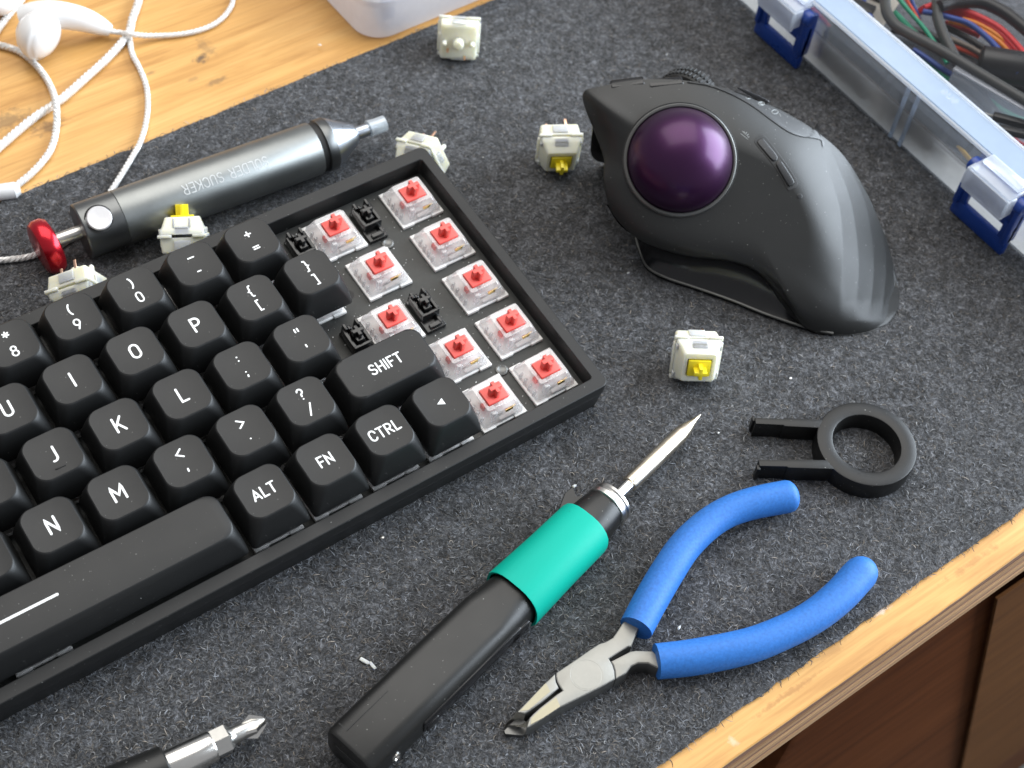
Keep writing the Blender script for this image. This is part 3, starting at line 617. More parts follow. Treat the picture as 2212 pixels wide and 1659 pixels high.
# dust on the plate and case
def kb_dust():
    mb = MB()
    for _ in range(420):
        u, r = rng.uniform(12.6, 15.9), rng.uniform(-0.4, 4.4); x, y = kxy(u, r); s = rng.uniform(0.07, 0.22)*(1.8 if rng.random() < 0.06 else 1)
        mb.box((x, y, 0.03+s*0.3), (s*rng.uniform(0.8, 2.0), s, s*0.6), rotm('Z', rng.uniform(0, 180)))
    o = mb.build('plate_dust', M['legend'], kb); o['kind'] = 'stuff'
kb_dust()

# ================================================================== loose switches
def loose_switch(label, loc, axis, spin=0.0):
    """local z is the stem direction; centre of the housing at loc"""
    z = nv(axis); ref = np.array([0, 0, 1.0]) if abs(z[2]) < 0.9 else np.array([0, 1.0, 0])
    x = nv(np.cross(ref, z)); y = np.cross(z, x)
    Rm = Matrix((x, y, z)).transposed() @ Matrix.Rotation(math.radians(spin), 3, 'Z')
    t = thing('loose_switch', label, 'key switch', loc, Rm.to_euler(), 'loose yellow stem switches on the mat', local=True)
    if 'parts' not in LS:
        mb = MB(); R = lambda hx, hy, r, z: [(a, b, z) for a, b in rrect(hx, hy, r, 3)]
        mb.rings([R(5.9, 5.9, 0.9, -5.0), R(6.6, 6.6, 0.9, -4.6), R(6.95, 6.95, 0.6, -0.4), R(6.95, 6.95, 0.6, 0.0)])
        for sx in (-1, 1):
            mb.box((sx*5.4, -7.1, 0.5), (4.4, 1.4, 1.0), bev=0.15); mb.box((sx*5.4, 7.1, 0.5), (4.4, 1.4, 1.0), bev=0.15)
            mb.box((sx*7.15, 0, 0.5), (1.3, 11.5, 1.0), bev=0.15); mb.box((sx*7.0, 0, -1.6), (0.7, 4.2, 2.6), bev=0.2)
            mb.box((0, sx*6.95, -2.6), (5.2, 0.5, 3.4), bev=0.15)
        mb.lathe([(0, 2.0), (-2.6, 1.95), (-3.2, 1.3), (-3.3, 0.3)], (0, 0, -5.0), (0, 0, 1), 18)
        for sx in (-1, 1): mb.lathe([(0, 0.9), (-2.0, 0.85), (-2.6, 0.4)], (sx*5.08, 0, -4.9), (0, 0, 1), 12)
        lo = mb.mesh('lower_housing'); lo.materials.append(M['cream'])
        mb = MB(); mb.rings([R(7.1, 7.1, 0.8, 1.02), R(6.9, 6.9, 0.9, 2.6), R(6.3, 6.3, 1.0, 3.4), R(5.3, 5.2, 1.0, 6.2), R(5.0, 4.9, 0.8, 6.5), R(3.9, 3.2, 0.3, 6.5), R(3.85, 3.15, 0.3, 4.0)], True, True)
        for sx in (-1, 1):
            mb.box((sx*2.5, -5.75, 4.6), (0.5, 0.5, 3.2), rotm('X', -22), bev=0.1); mb.box((sx*6.7, 5.0, 2.0), (1.2, 1.6, 1.8), bev=0.2); mb.box((sx*6.7, -5.0, 2.0), (1.2, 1.6, 1.8), bev=0.2)
        mb.box((0, -6.3, 2.4), (4.2, 0.9, 2.0), bev=0.15); mb.box((0, 6.1, 3.0), (4.6, 0.8, 2.6), rotm('X', 20), bev=0.15)
        up = mb.mesh('upper_housing'); up.materials.append(M['cream'])
        stm = stem_shape(MB().box((0, 0, 6.3), (7.0, 5.6, 1.5), bev=0.25), base=False).mesh('stem'); stm.materials.append(M['yellow'])
        pin = MB().box((0, 0, 0), (0.9, 0.28, 3.6), bev=0.08).mesh('pin'); pin.materials.append(M['copper'])
        LS['parts'] = (lo, up, stm, pin)
    lo, up, stm, pin = LS['parts']
    put('lower_housing', lo, t); put('upper_housing', up, t); put('stem', stm, t)
    put('pin', pin, t, (-3.81, 2.54, -6.5)); put('pin', pin, t, (2.54, 5.08, -6.5))
    return t
LS = {}
UPI = nv([0.42, 0.74, 0]); RTI = nv([0.82, -0.565, 0])      # horizontal directions that run up and right in the picture
def dirn(up, right, el): return nv(UPI*up + RTI*right + np.array([0, 0, el]))
loose_switch('cream switch with yellow stem lying between keyboard corner and trackball mouse', tuple(at(1207, 318, 8.4)), dirn(-1, 0.02, -0.12), 0)
loose_switch('cream switch with yellow stem facing up, lying below the trackball mouse', tuple(at(1503, 770, 8.6)), dirn(-1, 0.0, 0.36)+RTI*-0.06, 0)
loose_switch('cream switch showing its underside, lying below the translucent tub', tuple(at(991, 80, 8.4)), dirn(1, 0.1, -0.30), 180)
loose_switch('cream switch with copper pins peeking out behind the keyboard corner', tuple(at(911, 340, 8.0)), dirn(-0.80, -0.55, -0.15), 20)
loose_switch('cream switch with yellow stem standing up between solder sucker and minus key', tuple(at(397, 512, 9.0)), dirn(1.0, -0.04, 0.95), 180)
loose_switch('cream switch half hidden behind the keyboard below the red plunger knob', tuple(at(172, 630, 8.6)), dirn(-0.9, 0.15, -0.25), 25)

# ================================================================== solder sucker
s0, s1 = at(174, 501, 10.6), at(706, 311, 10.6); AX = nv(s1-s0)
suck = thing('solder_sucker', 'grey aluminium solder sucker with red plunger knob and conical nozzle', 'solder sucker', (s0[0], s0[1], MATZ))
L0 = np.linalg.norm(s1-s0); RB = 9.1
P0 = s0; lat = lambda pr, n=48: MB().lathe(pr, P0, AX, n)
lat([(0.0, 8.2), (0.05, 8.75), (0.5, 9.1), (13.0, 9.1), (13.15, 8.95)]).build('collar', M['alu_dark'], suck)
body = lat([(13.16, 8.95), (13.3, 9.12), (L0-5.2, 9.12), (L0-4.8, 8.9)]).build('barrel', M['alu'], suck)
lat([(L0-4.79, 8.5), (L0-2.6, 8.5)]).build('seal_ring', M['rubber'], suck)
lat([(L0-2.59, 8.8), (L0-2.4, 9.1), (L0+0.6, 9.1), (L0+0.9, 8.9)]).build('nose_ring', M['alu_dark'], suck)
lat([(L0+0.91, 8.8), (L0+1.2, 8.75), (L0+9.6, 4.1), (L0+10.6, 3.5), (L0+10.8, 3.2)]).build('nose_cone', M['nozzle'], suck)
noz = lat([(L0+10.5, 2.35), (L0+17.5, 2.2), (L0+18.5, 2.1)]).build('nozzle', M['nozzle'], suck)
lat([(L0+15.8, 2.75), (L0+16.0, 2.95), (L0+19, 2.75), (L0+22.2, 2.75), (L0+22.2, 1.7), (L0+18.6, 1.7)]).build('nozzle_tip', M['silicone'], suck)
lat([(-8.2, 2.2), (0.3, 2.2)], 20).build('plunger_rod', M['steel'], suck)
ka = nv(AX + np.array([0, 0.06, 0.03])); kp = P0 - AX*8.0 + np.array([0, 0, -0.8])
MB().lathe([(0.3, 3.0), (0.0, 6.5), (-0.6, 8.2), (-2.0, 9.1), (-4.6, 9.1), (-6.0, 8.2), (-6.5, 6.8), (-6.6, 3)], kp, ka, 40).build('plunger_knob', M['red'], suck)
nn = nv(np.array([0, -0.50, 0.87]) - AX*np.dot(AX, [0, -0.50, 0.87])); bc = P0 + AX*5.6
MB().lathe([(8.6, 4.55), (9.0, 4.55), (9.05, 4.2), (8.9, 4.15)], bc, nn, 32).build('button_seat', M['rubber'], suck)
MB().lathe([(8.4, 3.9), (9.75, 3.9), (10.0, 3.6), (9.85, 0.2)], bc, nn, 32).build('release_button', M['button'], suck)
def cylfn(px, py, l):    # text frame: px runs back along the barrel (upside down to the viewer), py up the barrel
    a = py/9.12; side = np.cross(nn, AX)
    return P0 + AX*(48.5 - px) + (9.12+l)*(math.cos(a)*nn + math.sin(a)*(-side)*-1*-1)
tb = MB()
text(tb, 'SOLDER SUCKER', 0, 0.6, 3.1, 0.30, cylfn, gap=0.18, lift0=0.02); tb.build('lettering', M['etch'], body, fix=False)

# ================================================================== trackball mouse
VN = -CAM_R[2]; BC = at(1468, 347, 36.0); RBALL = 17.0
BND = [(1262, 197, -5.5, 0), (1266, 228, -7, 0), (1289, 285, -8, 0), (1307, 340, -7, 0), (1306, 392, -6, 0), (1326, 455, -5, 0), (1385, 512, -3, 0), (1480, 545, -2, 0), (1580, 558, -1, 0), (1640, 582, -1, 0), (1690, 635, -2, 0),
       (1740, 700, -4, 0), (1815, 723, -6.5, 0), (1885, 715, -9.5, .6), (1922, 683, -13, 1), (1933, 620, -17, 1), (1921, 540, -19.5, 1), (1893, 462, -20, 1), (1862, 397, -19, 1), (1820, 333, -17, 1), (1764, 284, -13, 1),
       (1697, 243, -11, 1), (1620, 209, -8.5, 1), (1560, 189, -7, 1), (1480, 174, -5.5, 1), (1400, 171, -5, 1), (1340, 178, -4.5, .8), (1296, 187, -5, .4)]
BD = np.array(catmull(BND, 8, True)); MC = np.array([1600.0, 430.0])
ang_b = np.unwrap(np.arctan2(BD[:, 1]-MC[1], BD[:, 0]-MC[0])); rad_b = np.hypot(BD[:, 0]-MC[0], BD[:, 1]-MC[1])
_a = np.mod(ang_b, 2*np.pi); _o = np.argsort(_a); _A, _Rb, _Ob, _Sb = _a[_o], rad_b[_o], BD[_o, 2], BD[_o, 3]
def bnd(th):
    return tuple(np.interp(th % (2*np.pi), _A, q, period=2*np.pi) for q in (_Rb, _Ob, _Sb))
GRV = [[(1442, 600), (1500, 760), (1540, 920), (1548, 1200), (1535, 1500)], [(1478, 545), (1560, 730), (1612, 920), (1638, 1200), (1615, 1510)], [(1515, 510), (1625, 720), (1690, 900), (1722, 1200), (1690, 1520)],
       [(1556, 505), (1690, 720), (1755, 900), (1790, 1200), (1758, 1520)], [(1612, 545), (1745, 740), (1805, 920), (1842, 1200), (1812, 1510)]]
GRV = [[((2250+x*0.7233)/1.8517, (200+y*0.7233)/1.8517) for x, y in g] for g in GRV]
GD = [np.array(catmull(g, 10)) for g in GRV]
def groove(px, py):
    xs_ = []
    for g in GD:
        if py < g[0, 1]-40 or py > g[-1, 1]: return 0.0
        xs_.append(np.interp(py, g[:, 1], g[:, 0]))
    xs_.append(xs_[-1]+22); fade = min(1, max(0, (py-GD[0][0, 1]+40)/130), max(0, (GD[0][-1, 1]-py)/45))
    if px < xs_[0]: return 0.0
    for i in range(5):      # scalloped bands, each dropping steeply and then flattening
        if px < xs_[i+1]:
            t = (px-xs_[i])/max(4, xs_[i+1]-xs_[i]); return -0.95*fade*(i + 1-(1-t)**2)
    return -0.95*fade*5
def off_at(px, py):
    d = np.array([px, py])-MC; r = math.hypot(*d); th = math.atan2(d[1], d[0]); R_, o_, s_ = bnd(th); t = min(1.0, r/R_)
    gs = max(0, (t-0.44)/0.56)**1.75; gh = t**7
    return 1.2 + (o_-1.2)*(s_*gs + (1-s_)*gh) + groove(px, py)
def ray_plane(px, py, off):
    d = np.array([(px-1106)/FPX, (py-829.5)/FPX, 1.0]) @ CAM_R
    return CAM_C + d*(np.dot(VN, BC-CAM_C)+off)/np.dot(VN, d)
def skin(px, py, l=0.0): return ray_plane(px, py, off_at(px, py)+l)
ms = thing('trackball_mouse', 'graphite ergonomic trackball mouse with a purple ball, right of the keyboard', 'trackball', (245, -12, MATZ))
def mouse_body():
    mb = MB(); NA, NR = 320, 170; ths = [2*math.pi*k/NA for k in range(NA)]; rings = []
    for i in range(NR+1):
        t = 0.004 + 0.996*(i/NR)**0.85; row = []
        for th in ths:
            R_, o_, s_ = bnd(th); row.append(skin(MC[0]+R_*t*math.cos(th), MC[1]+R_*t*math.sin(th)))
        rings.append(row)
    last = rings[-1]; C3 = np.mean(last, axis=0)
    for k, (zf, of, oh, dzh) in enumerate(((0.03, 0.5, 0.25, 0.7), (0.10, 1.4, 0.1, 1.5), (0.22, 2.6, -1.2, 2.4), (0.45, 4.2, -3.2, 3.2), (0.72, 5.2, -4.0, 4.0), (1.0, 5.2, -5, 5.0))):
        row = []
        for j, th in enumerate(ths):
            R_, o_, s_ = bnd(th); b = last[j]; h = b-C3; h[2] = 0; h = nv(h)
            away = max(0.0, np.dot(h, UPI)); outk = of*(0.25+2.3*away)
            zs = b[2]-(b[2]-2.0)*zf; ps = b + h*outk; ps[2] = zs
            ph = b + h*oh; ph[2] = max(2.0, b[2]-dzh)
            row.append(ps*s_ + ph*(1-s_))
        rings.append(row)
    mb.rings(rings, True, True); return mb.build('body', M['mouse'], ms, ang=50)
mouse_body()
# foot under the thumb side: concave black wall on a thin base with a pale rim line
def mouse_base():
    top = [skin(x, y) + np.array([0, 0, -2.6]) for x, y in catmull([(1312, 430), (1345, 478), (1395, 508), (1480, 537), (1580, 550), (1645, 580), (1695, 636), (1745, 700), (1800, 716)], 6)]
    foot = [at(x, y, 3.2) for x, y in catmull([(1370, 500), (1383, 545), (1400, 578), (1440, 600), (1500, 620), (1580, 648), (1660, 680), (1745, 708), (1800, 720)], 6)]
    inn = nv([0.8, 0.3, 0]); n = len(top); rows = []
    for t, q in ((0, 0), (0.12, 2.2), (0.3, 3.6), (0.55, 4.0), (0.8, 2.6), (1.0, 0)):
        rows.append([np.array(a)*(1-t)+np.array(b)*t + inn*q for a, b in zip(top, foot)])
    mb = MB(); mb.rings(rows, False, False, closed=False); mb.build('thumb_side_wall', M['mouse_black'], ms)
    rim = MB().tube([p + np.array([0, 0, 0.0]) for p in foot], 0.42, 8); rim.build('base_rim', M['ringm'], ms)
    out = [p for p in foot]; poly = [(p[0], p[1]) for p in out] + [(262, -66), (276, -40), (280, 0), (262, 40), (232, 44), (222, 20)]
    MB().prism(poly, MATZ+0.1, 3.1).build('base_plate', M['mouse_black'], ms)
mouse_base()
MB().sphere(BC - VN*1.2, RBALL, n=48, m=32).build('trackball', M['ball'], ms)
def ring_torus(rc, prof, name, m):
    u = nv(np.cross(VN, [0, 0, 1.0])); w = np.cross(VN, u); mb = MB(); rr = []
    for k in range(72):
        a = 2*math.pi*k/72; d = math.cos(a)*u+math.sin(a)*w; rr.append([BC + d*(rc+dr) + VN*dn for dr, dn in prof])
    rr.append(rr[0]); mb.rings(rr, False, False); return mb.build(name, m, ms)
ring_torus(17.1, [(-0.6, -3), (-0.2, 1.3), (0.1, 1.75), (0.7, 1.85), (1.0, 1.6), (1.15, 0.5), (1.1, -3)], 'ball_ring', M['ringm'])
ring_torus(18.3, [(-0.2, 0.5), (-0.1, 1.42), (0.15, 1.45), (0.3, 1.25), (0.3, 0.5)], 'ring_gap', M['rubber'])
Z3 = lambda x, y: ((2250+x*0.7233)/1.8517, (200+y*0.7233)/1.8517)
def inset2(P, d):
    n = len(P); ar = sum(P[i][0]*P[(i+1) % n][1]-P[(i+1) % n][0]*P[i][1] for i in range(n)); sg = 1 if ar > 0 else -1; q = []
    for i in range(n):
        a, b, c = P[i-1], P[i], P[(i+1) % n]; t = nv(nv(b-a)+nv(c-b)+1e-6); q.append(b+sg*np.array([-t[1], t[0]])*d)
    return q
def surf_plate(pts, name, m, h=0.5, parent=None, grow=0.0):
    P = inset2([np.array(Z3(*p)) for p in pts], -grow); P = catmull(P, 4, True); mb = MB(); rr = []
    for s_, l in ((0, -0.8), (0, h*0.55), (0.5, h*0.9), (1.3, h), (2.6, h+0.02)):
        rr.append([skin(*p, l) for p in inset2(P, s_)])
    mb.rings(rr, False, True); return mb.build(name, m, parent or ms, ang=40)
def panel():
    seam = catmull([Z3(*p) for p in ((690, 178), (800, 195), (920, 240), (1040, 305), (1150, 385), (1240, 448), (1300, 473), (1345, 478), (1388, 442), (1412, 405))], 6)
    outr = []
    for p in seam:
        d = np.array(p)-MC; outr.append(d)
    edge = catmull([(1508, 180), (1560, 191), (1620, 211), (1690, 242), (1740, 271), (1764, 286), (1772, 294), (1778, 302), (1781, 310), (1778, 318)], 6)
    n = min(len(seam), len(edge)); rows = []
    for t in (0, 0.02, 0.08, 0.3, 0.55, 0.8, 1.0):
        l = -0.5 if t == 0 else 0.30 if t == 0.02 else 0.42
        rows.append([skin(*(np.array(seam[i])*(1-t)+np.array(edge[i])*t), l) for i in range(n)])
    mb = MB(); mb.rings(rows, False, False, closed=False); o = mb.build('button_panel', M['mouse_panel'], ms, fix=False)
    sm = MB().tube([skin(*p, 0.05) for p in seam], 0.22, 6); sm.build('panel_seam', M['rubber'], o)
    return o
pn = panel()
surf_plate([(1062, 505), (1080, 476), (1100, 470), (1125, 482), (1190, 565), (1255, 655), (1297, 725), (1294, 752), (1268, 772), (1246, 774), (1215, 715), (1160, 630), (1085, 540)], 'button_surround', M['rubber'], 0.10, grow=0.6)
surf_plate([(1080, 511), (1094, 492), (1110, 489), (1146, 532), (1190, 592), (1166, 612), (1120, 562)], 'side_button', M['mouse_panel'], 0.5)
surf_plate([(1184, 633), (1206, 612), (1242, 662), (1279, 722), (1277, 740), (1260, 753), (1250, 752), (1219, 700)], 'side_button', M['mouse_panel'], 0.5)
surf_plate([(968, 212), (985, 210), (1060, 240), (1135, 276), (1142, 291), (1120, 288), (1040, 256)], 'speed_button', M['mouse_black'], 0.75)
surf_plate([(1296, 805), (1302, 796), (1314, 794), (1324, 800), (1328, 810), (1322, 820), (1310, 824), (1300, 818)], 'indicator_light', M['mouse_panel'], 0.1)
for a, b in (((268, 182), (458, 152)), ((478, 176), (672, 152))):
    q0, q1 = np.array(Z3(*a)), np.array(Z3(*b)); p0 = skin(q0[0], q0[1]+6, 0.2); p1 = skin(q1[0], q1[1]+8, 0.2)
    dirv = nv(p1-p0); L_ = np.linalg.norm(p1-p0); c = (p0+p1)/2 + UPI*0.9 + np.array([0, 0, -1.3])
    yy = nv(np.cross([0, 0, 1.0], dirv)); zz = np.cross(dirv, yy)
    MB().box(c, (L_, 4.0, 2.6), np.array([dirv, yy, zz]).T, bev=0.7, seg=3).build('thumb_button', M['mouse_black'], ms)
def wheel():
    c = at(1503, 192, 40.0) + UPI*5.0 + np.array([0, 0, -10.5]); ax = nv([-0.93, -0.30, 0.12]); mb = MB()
    mb.lathe([(-3.4, 10.2), (-3.2, 10.9), (-2.6, 11.3), (2.6, 11.3), (3.2, 10.9), (3.4, 10.2)], c, ax, 64)
    u = nv(np.cross(ax, [0, 0, 1.0])); w = np.cross(ax, u)
    for k in range(48):
        a = 2*math.pi*k/48; d = math.cos(a)*u+math.sin(a)*w
        for s in (-1, 1): mb.box(c+d*11.45+ax*s*1.5, (0.9, 0.8, 2.2), np.array([d, np.cross(ax, d), ax]).T, bev=0.2, seg=1)
    o = mb.build('scroll_wheel', M['rubber'], ms)
    MB().lathe([(3.0, 9.6), (4.0, 9.5), (4.2, 9.0), (4.0, 0.2)], c, ax, 48).build('wheel_cap', M['button'], o)
wheel()
ic = MB()
for st in ([(985, 462), (1026, 494)], [(1001, 456), (994, 448)], [(1006, 462), (1004, 450)], [(1013, 466), (1018, 454)], [(1019, 473), (1029, 465)], [(1023, 482), (1033, 480)]):
    a, b = Z3(*st[0]), Z3(*st[1]); p, q = skin(*a, 0.06), skin(*b, 0.06); t = nv(q-p); n_ = np.cross(VN, t)*0.10; ic.add([p-n_, q-n_, q+n_, p+n_], [(0, 1, 2, 3)])
ic.build('wheel_light_icon', M['icon'], ms, fix=False)
ic = MB()
def icon_circle(cx, cy, rx, ry):
    P = [skin(*Z3(cx+rx*math.cos(a), cy+ry*math.sin(a)), 0.48) for a in np.linspace(0, 2*math.pi, 14)]
    for p, q in zip(P, P[1:]):
        t = nv(q-p); n_ = np.cross(VN, t)*0.11; ic.add([p-n_, q-n_, q+n_, p+n_], [(0, 1, 2, 3)])
icon_circle(1100, 296, 17, 10); icon_circle(1100, 296, 8, 5); icon_circle(1175, 342, 18, 11)
for a, b in (((1140, 322), (1150, 328)), ((1200, 352), (1207, 368)), ((1012, 262), (1022, 270)), ((1022, 270), (1040, 268))):
    p, q = skin(*Z3(*a), 0.48), skin(*Z3(*b), 0.48); t = nv(q-p); n_ = np.cross(VN, t)*0.11; ic.add([p-n_, q-n_, q+n_, p+n_], [(0, 1, 2, 3)])
ic.build('panel_icons', M['icon'], pn, fix=False)

# ================================================================== soldering iron
T0, T1 = at(752, 1640, 9.0), at(1514, 895, 7.6); IA = nv(T1-T0); IS = nv(np.cross(IA, [0, 0, 1.0])); IU = np.cross(IS, IA)
iron = thing('soldering_iron', 'pen soldering iron with black handle, teal rubber sleeve and steel tip', 'soldering iron', (T0[0], T0[1], MATZ))
LI = np.linalg.norm(T1-T0)
def ipt(s, a, b): return T0 + IA*s + IS*a + IU*b
def sect(s, w, h, r, dz=0.0, n=5): return [ipt(s, a, b+dz) for a, b in rrect(w, h, r, n)]
MB().rings([sect(0.0, 6.6, 5.6, 2.5), sect(0.3, 7.6, 6.4, 3.0), sect(1.2, 8.1, 6.9, 3.6), sect(30, 8.3, 7.1, 3.8), sect(52, 8.3, 7.1, 3.8), sect(58, 8.2, 7.0, 5.0), sect(66, 7.7, 7.2, 6.4), sect(92, 7.2, 7.0, 6.2)]).build('handle', M['iron'], iron)
MB().rings([sect(63.4, 8.5, 7.9, 6.6), sect(63.2, 9.2, 8.5, 7.2), sect(63.8, 9.25, 8.55, 7.2), sect(80, 8.8, 8.3, 7.2), sect(94.4, 8.6, 8.2, 7.0), sect(95.0, 8.5, 8.1, 7.0), sect(94.8, 7.4, 7.2, 6.4)], False, False).build('rubber_sleeve', M['green'], iron)
MB().rings([sect(90, 7.0, 6.8, 5.8), sect(96, 7.0, 6.8, 5.6), sect(101, 6.6, 6.5, 5.2), sect(105.5, 6.0, 6.1, 5.4), sect(106.3, 5.2, 5.3, 4.8)]).build('front_cap', M['iron'], iron)
def fin_ring(b): return [ipt(q, w_, b) for q, w_ in ((93, -5.5), (93, -8.6), (98.5, -10.9), (101.8, -10.6), (99.8, -7.6), (102.5, -5.0))]
MB().rings([fin_ring(-4.0), fin_ring(2.6), [p*0.9+np.mean(fin_ring(3.0), axis=0)*0.1 for p in fin_ring(3.0)]]).build('cap_fin', M['iron'], iron, ang=20)
il = lambda pr, n=32: MB().lathe(pr, T0, IA, n)
il([(103.8, 6.3), (104.2, 6.9), (105.6, 6.9), (105.9, 6.5), (106.5, 6.4), (107.0, 6.7), (107.8, 6.6), (108.2, 5.6), (108.3, 2.0)]).build('front_collar', M['steel'], iron)
il([(107.9, 3.0), (108.8, 2.9), (109.2, 1.95), (115.6, 1.92), (115.8, 2.2)]).build('tip_shank', M['chrome'], iron)
il([(115.3, 1.7), (115.6, 2.45), (116.3, 2.55), (140, 2.5), (142.5, 2.25), (LI-3.2, 0.75), (LI-2.8, 0.7), (LI-0.7, 0.3), (LI, 0.08)]).build('tip', M['tip'], iron)
# right flank: screw, thumb buttons, groove
def iflank(name, s, b, rad, depth, m, prof=None):
    return MB().lathe(prof or [(0, rad), (depth*0.7, rad), (depth, rad*0.7), (depth, 0.1)], ipt(s, 7.9, b), IS, 20).build(name, m, iron)
iflank('screw', 9.0, -0.6, 1.5, 0.7, M['chrome'], [(0, 1.5), (0.55, 1.45), (0.8, 1.0), (0.5, 0.8), (0.5, 0.1)])
iflank('screw', 61.0, -1.5, 1.2, 0.6, M['steel_dark'])
MB().box(ipt(38, 8.3, 0.8), (38, 1.0, 5.6), np.array([IA, IS, IU]).T, bev=0.45).build('side_strip', M['mouse_black'], iron)
MB().box(ipt(22, 8.6, -0.5), (4.5, 1.2, 3.4), np.array([IA, IS, IU]).T, bev=0.5).build('power_button', M['mouse_black'], iron)
MB().box(ipt(57, 8.2, 0.2), (7.5, 1.2, 4.2), np.array([IA, IS, IU]).T, bev=0.5).build('power_button', M['mouse_black'], iron)
MB().box(ipt(10.5, -3.6, 7.075), (15, 0.18, 0.06), np.array([IA, IS, IU]).T).build('seam_line', M['rubber'], iron)
MB().box(ipt(3.2, -5.0, 6.93), (0.18, 2.9, 0.06), np.array([IA, IS, IU]).T).build('seam_line', M['rubber'], iron)
MB().box(ipt(-0.02, 0, 0), (0.3, 9.0, 3.4), np.array([IA, IS, IU]).T, bev=0.1).build('socket', M['rubber'], iron)

# ================================================================== pliers
ZP = 7.5
Q = lambda x, y: tuple(at((1950+x*0.3918)/1.8517, (2350+y*0.3918)/1.8517, ZP)[:2])
pc = at(1280, 1420, 0)
pli = thing('cutting_pliers', 'small steel end cutting pliers with blue dipped handles', 'pliers', (pc[0], pc[1], MATZ))
A_ = [(432, 1326), (470, 1285), (540, 1222), (580, 1190), (700, 1095), (770, 1050), (738, 1008), (712, 960), (700, 905), (704, 868), (900, 735), (1050, 630), (1140, 572), (1210, 550), (1280, 510), (1330, 440), (1400, 330), (1480, 200), (1600, 60), (1720, 130), (1600, 320), (1520, 470), (1470, 600), (1432, 604), (1240, 724), (1275, 780), (1298, 850), (1305, 932), (1150, 1020), (740, 1222), (560, 1340), (430, 1420), (400, 1432)]
def jaw(poly, top, name):
    P = [Q(*p) for p in poly]; o = MB().prism(P, MATZ+0.2, top-0.25, bev=0.15).build(name, M['steel_dark'], pli)
    c = np.mean(P, axis=0); n = len(P); ar = sum(P[i][0]*P[(i+1) % n][1]-P[(i+1) % n][0]*P[i][1] for i in range(n)); sg = 1 if ar > 0 else -1; q = []
    for i in range(n):
        a, b, d = np.array(P[i-1]), np.array(P[i]), np.array(P[(i+1) % n]); t = nv(nv(b-a)+nv(d-b)+1e-6); q.append(tuple(b+sg*np.array([-t[1], t[0]])*0.22))
    MB().prism(q, top-0.26, top, bev=0.08).build('ground_face', M['plier'], o); return o
jaw(A_, ZP, 'jaw_half')
B1 = [(690, 878), (640, 925), (575, 985), (330, 1240), (300, 1272), (382, 1285), (420, 1262), (560, 1165), (730, 1022), (700, 960)]
B2 = [(1262, 752), (1460, 648), (1520, 640), (1690, 646), (1760, 720), (2000, 640), (2060, 800), (1820, 860), (1640, 770), (1540, 770), (1470, 800), (1420, 870), (1312, 930), (1303, 850), (1285, 790)]
jaw(B1, ZP-0.05, 'jaw_half')
jaw(B2, ZP-0.05, 'tang')
F_ = [(420, 1300), (720, 1000), (1200, 720), (1460, 620), (1420, 700), (1200, 900), (760, 1080), (480, 1300)]
MB().prism([Q(*p) for p in F_], MATZ+0.2, MATZ+2.0).build('joint_core', M['steel_dark'], pli)
MB().lathe([(0, 4.55), (0.03, 4.55), (0.03, 4.35), (0.012, 4.3), (0.012, 4.2), (0.03, 4.15), (0.03, 0.05)], (*Q(1010, 890), ZP), (0, 0, 1), 40).build('rivet', M['plier'], pli, ang=3)
# straw tinted hardened jaw faces
MB().prism([Q(*p) for p in [(602, 985), (640, 1062), (420, 1250), (330, 1262), (590, 980)]], ZP-0.2, ZP+0.06).build('jaw_face', M['plier_tip'], pli)
MB().prism([Q(*p) for p in [(700, 1120), (742, 1215), (560, 1335), (440, 1400), (448, 1335), (545, 1240)]], ZP-0.2, ZP+0.09).build('jaw_face', M['plier_tip'], pli)
def cutter_tip(top, low, name):
    zt, zl = ZP-0.1, MATZ+0.6
    mb = MB(); n = len(top); t3 = [np.array([*Q(*p), zt]) for p in top]; l3 = [np.array([*at((1950+p[0]*0.3918)/1.8517, (2350+p[1]*0.3918)/1.8517, p[2])]) for p in low]
    b3 = [np.array([q[0], q[1], MATZ+0.3]) for q in t3]; bl = [np.array([q[0], q[1], MATZ+0.3]) for q in l3]
    mb.rings([b3, t3, l3, bl], False, False, closed=False)
    return mb.build(name, M['steel'], pli, ang=25)
cutter_tip([(300, 1268), (345, 1280), (385, 1288)], [(183, 1400, 3.2), (262, 1330, 4.6), (330, 1335, 4.0)], 'cutting_edge')
cutter_tip([(436, 1345), (432, 1395), (402, 1432)], [(352, 1398, 4.0), (300, 1425, 3.6), (183, 1405, 3.2)], 'cutting_edge')
MB().prism([Q(*p) for p in [(300, 1270), (385, 1285), (436, 1330), (430, 1425), (360, 1440), (195, 1425), (185, 1395)]], MATZ+0.2, MATZ+1.6).build('jaw_root', M['steel_dark'], pli)
def grip(path, r, name='grip'):
    P = catmull([at(x, y, 7.0) for x, y in path], 10); n = len(P); R_ = []
    for i in range(n):
        t = i/(n-1); v = r*(1.0 + 0.03*math.sin(t*9))
        if t > 0.90: v *= max(0.12, math.sqrt(max(0, 1-((t-0.90)/0.102)**2.6)))
        R_.append(v)
    mb = MB(); mb.tube(P, R_, 24, True, flat=1.0); return mb.build(name, M['blue'], pli, ang=60)
grip([(1374, 1357), (1405, 1298), (1442, 1235), (1478, 1182), (1521, 1139), (1562, 1111), (1603, 1094), (1650, 1082), (1693, 1074), (1722, 1068)], 4.75)
grip([(1418, 1429), (1490, 1421), (1567, 1407), (1630, 1391), (1688, 1368), (1735, 1345), (1777, 1318), (1818, 1283), (1849, 1249), (1880, 1216)], 4.85)

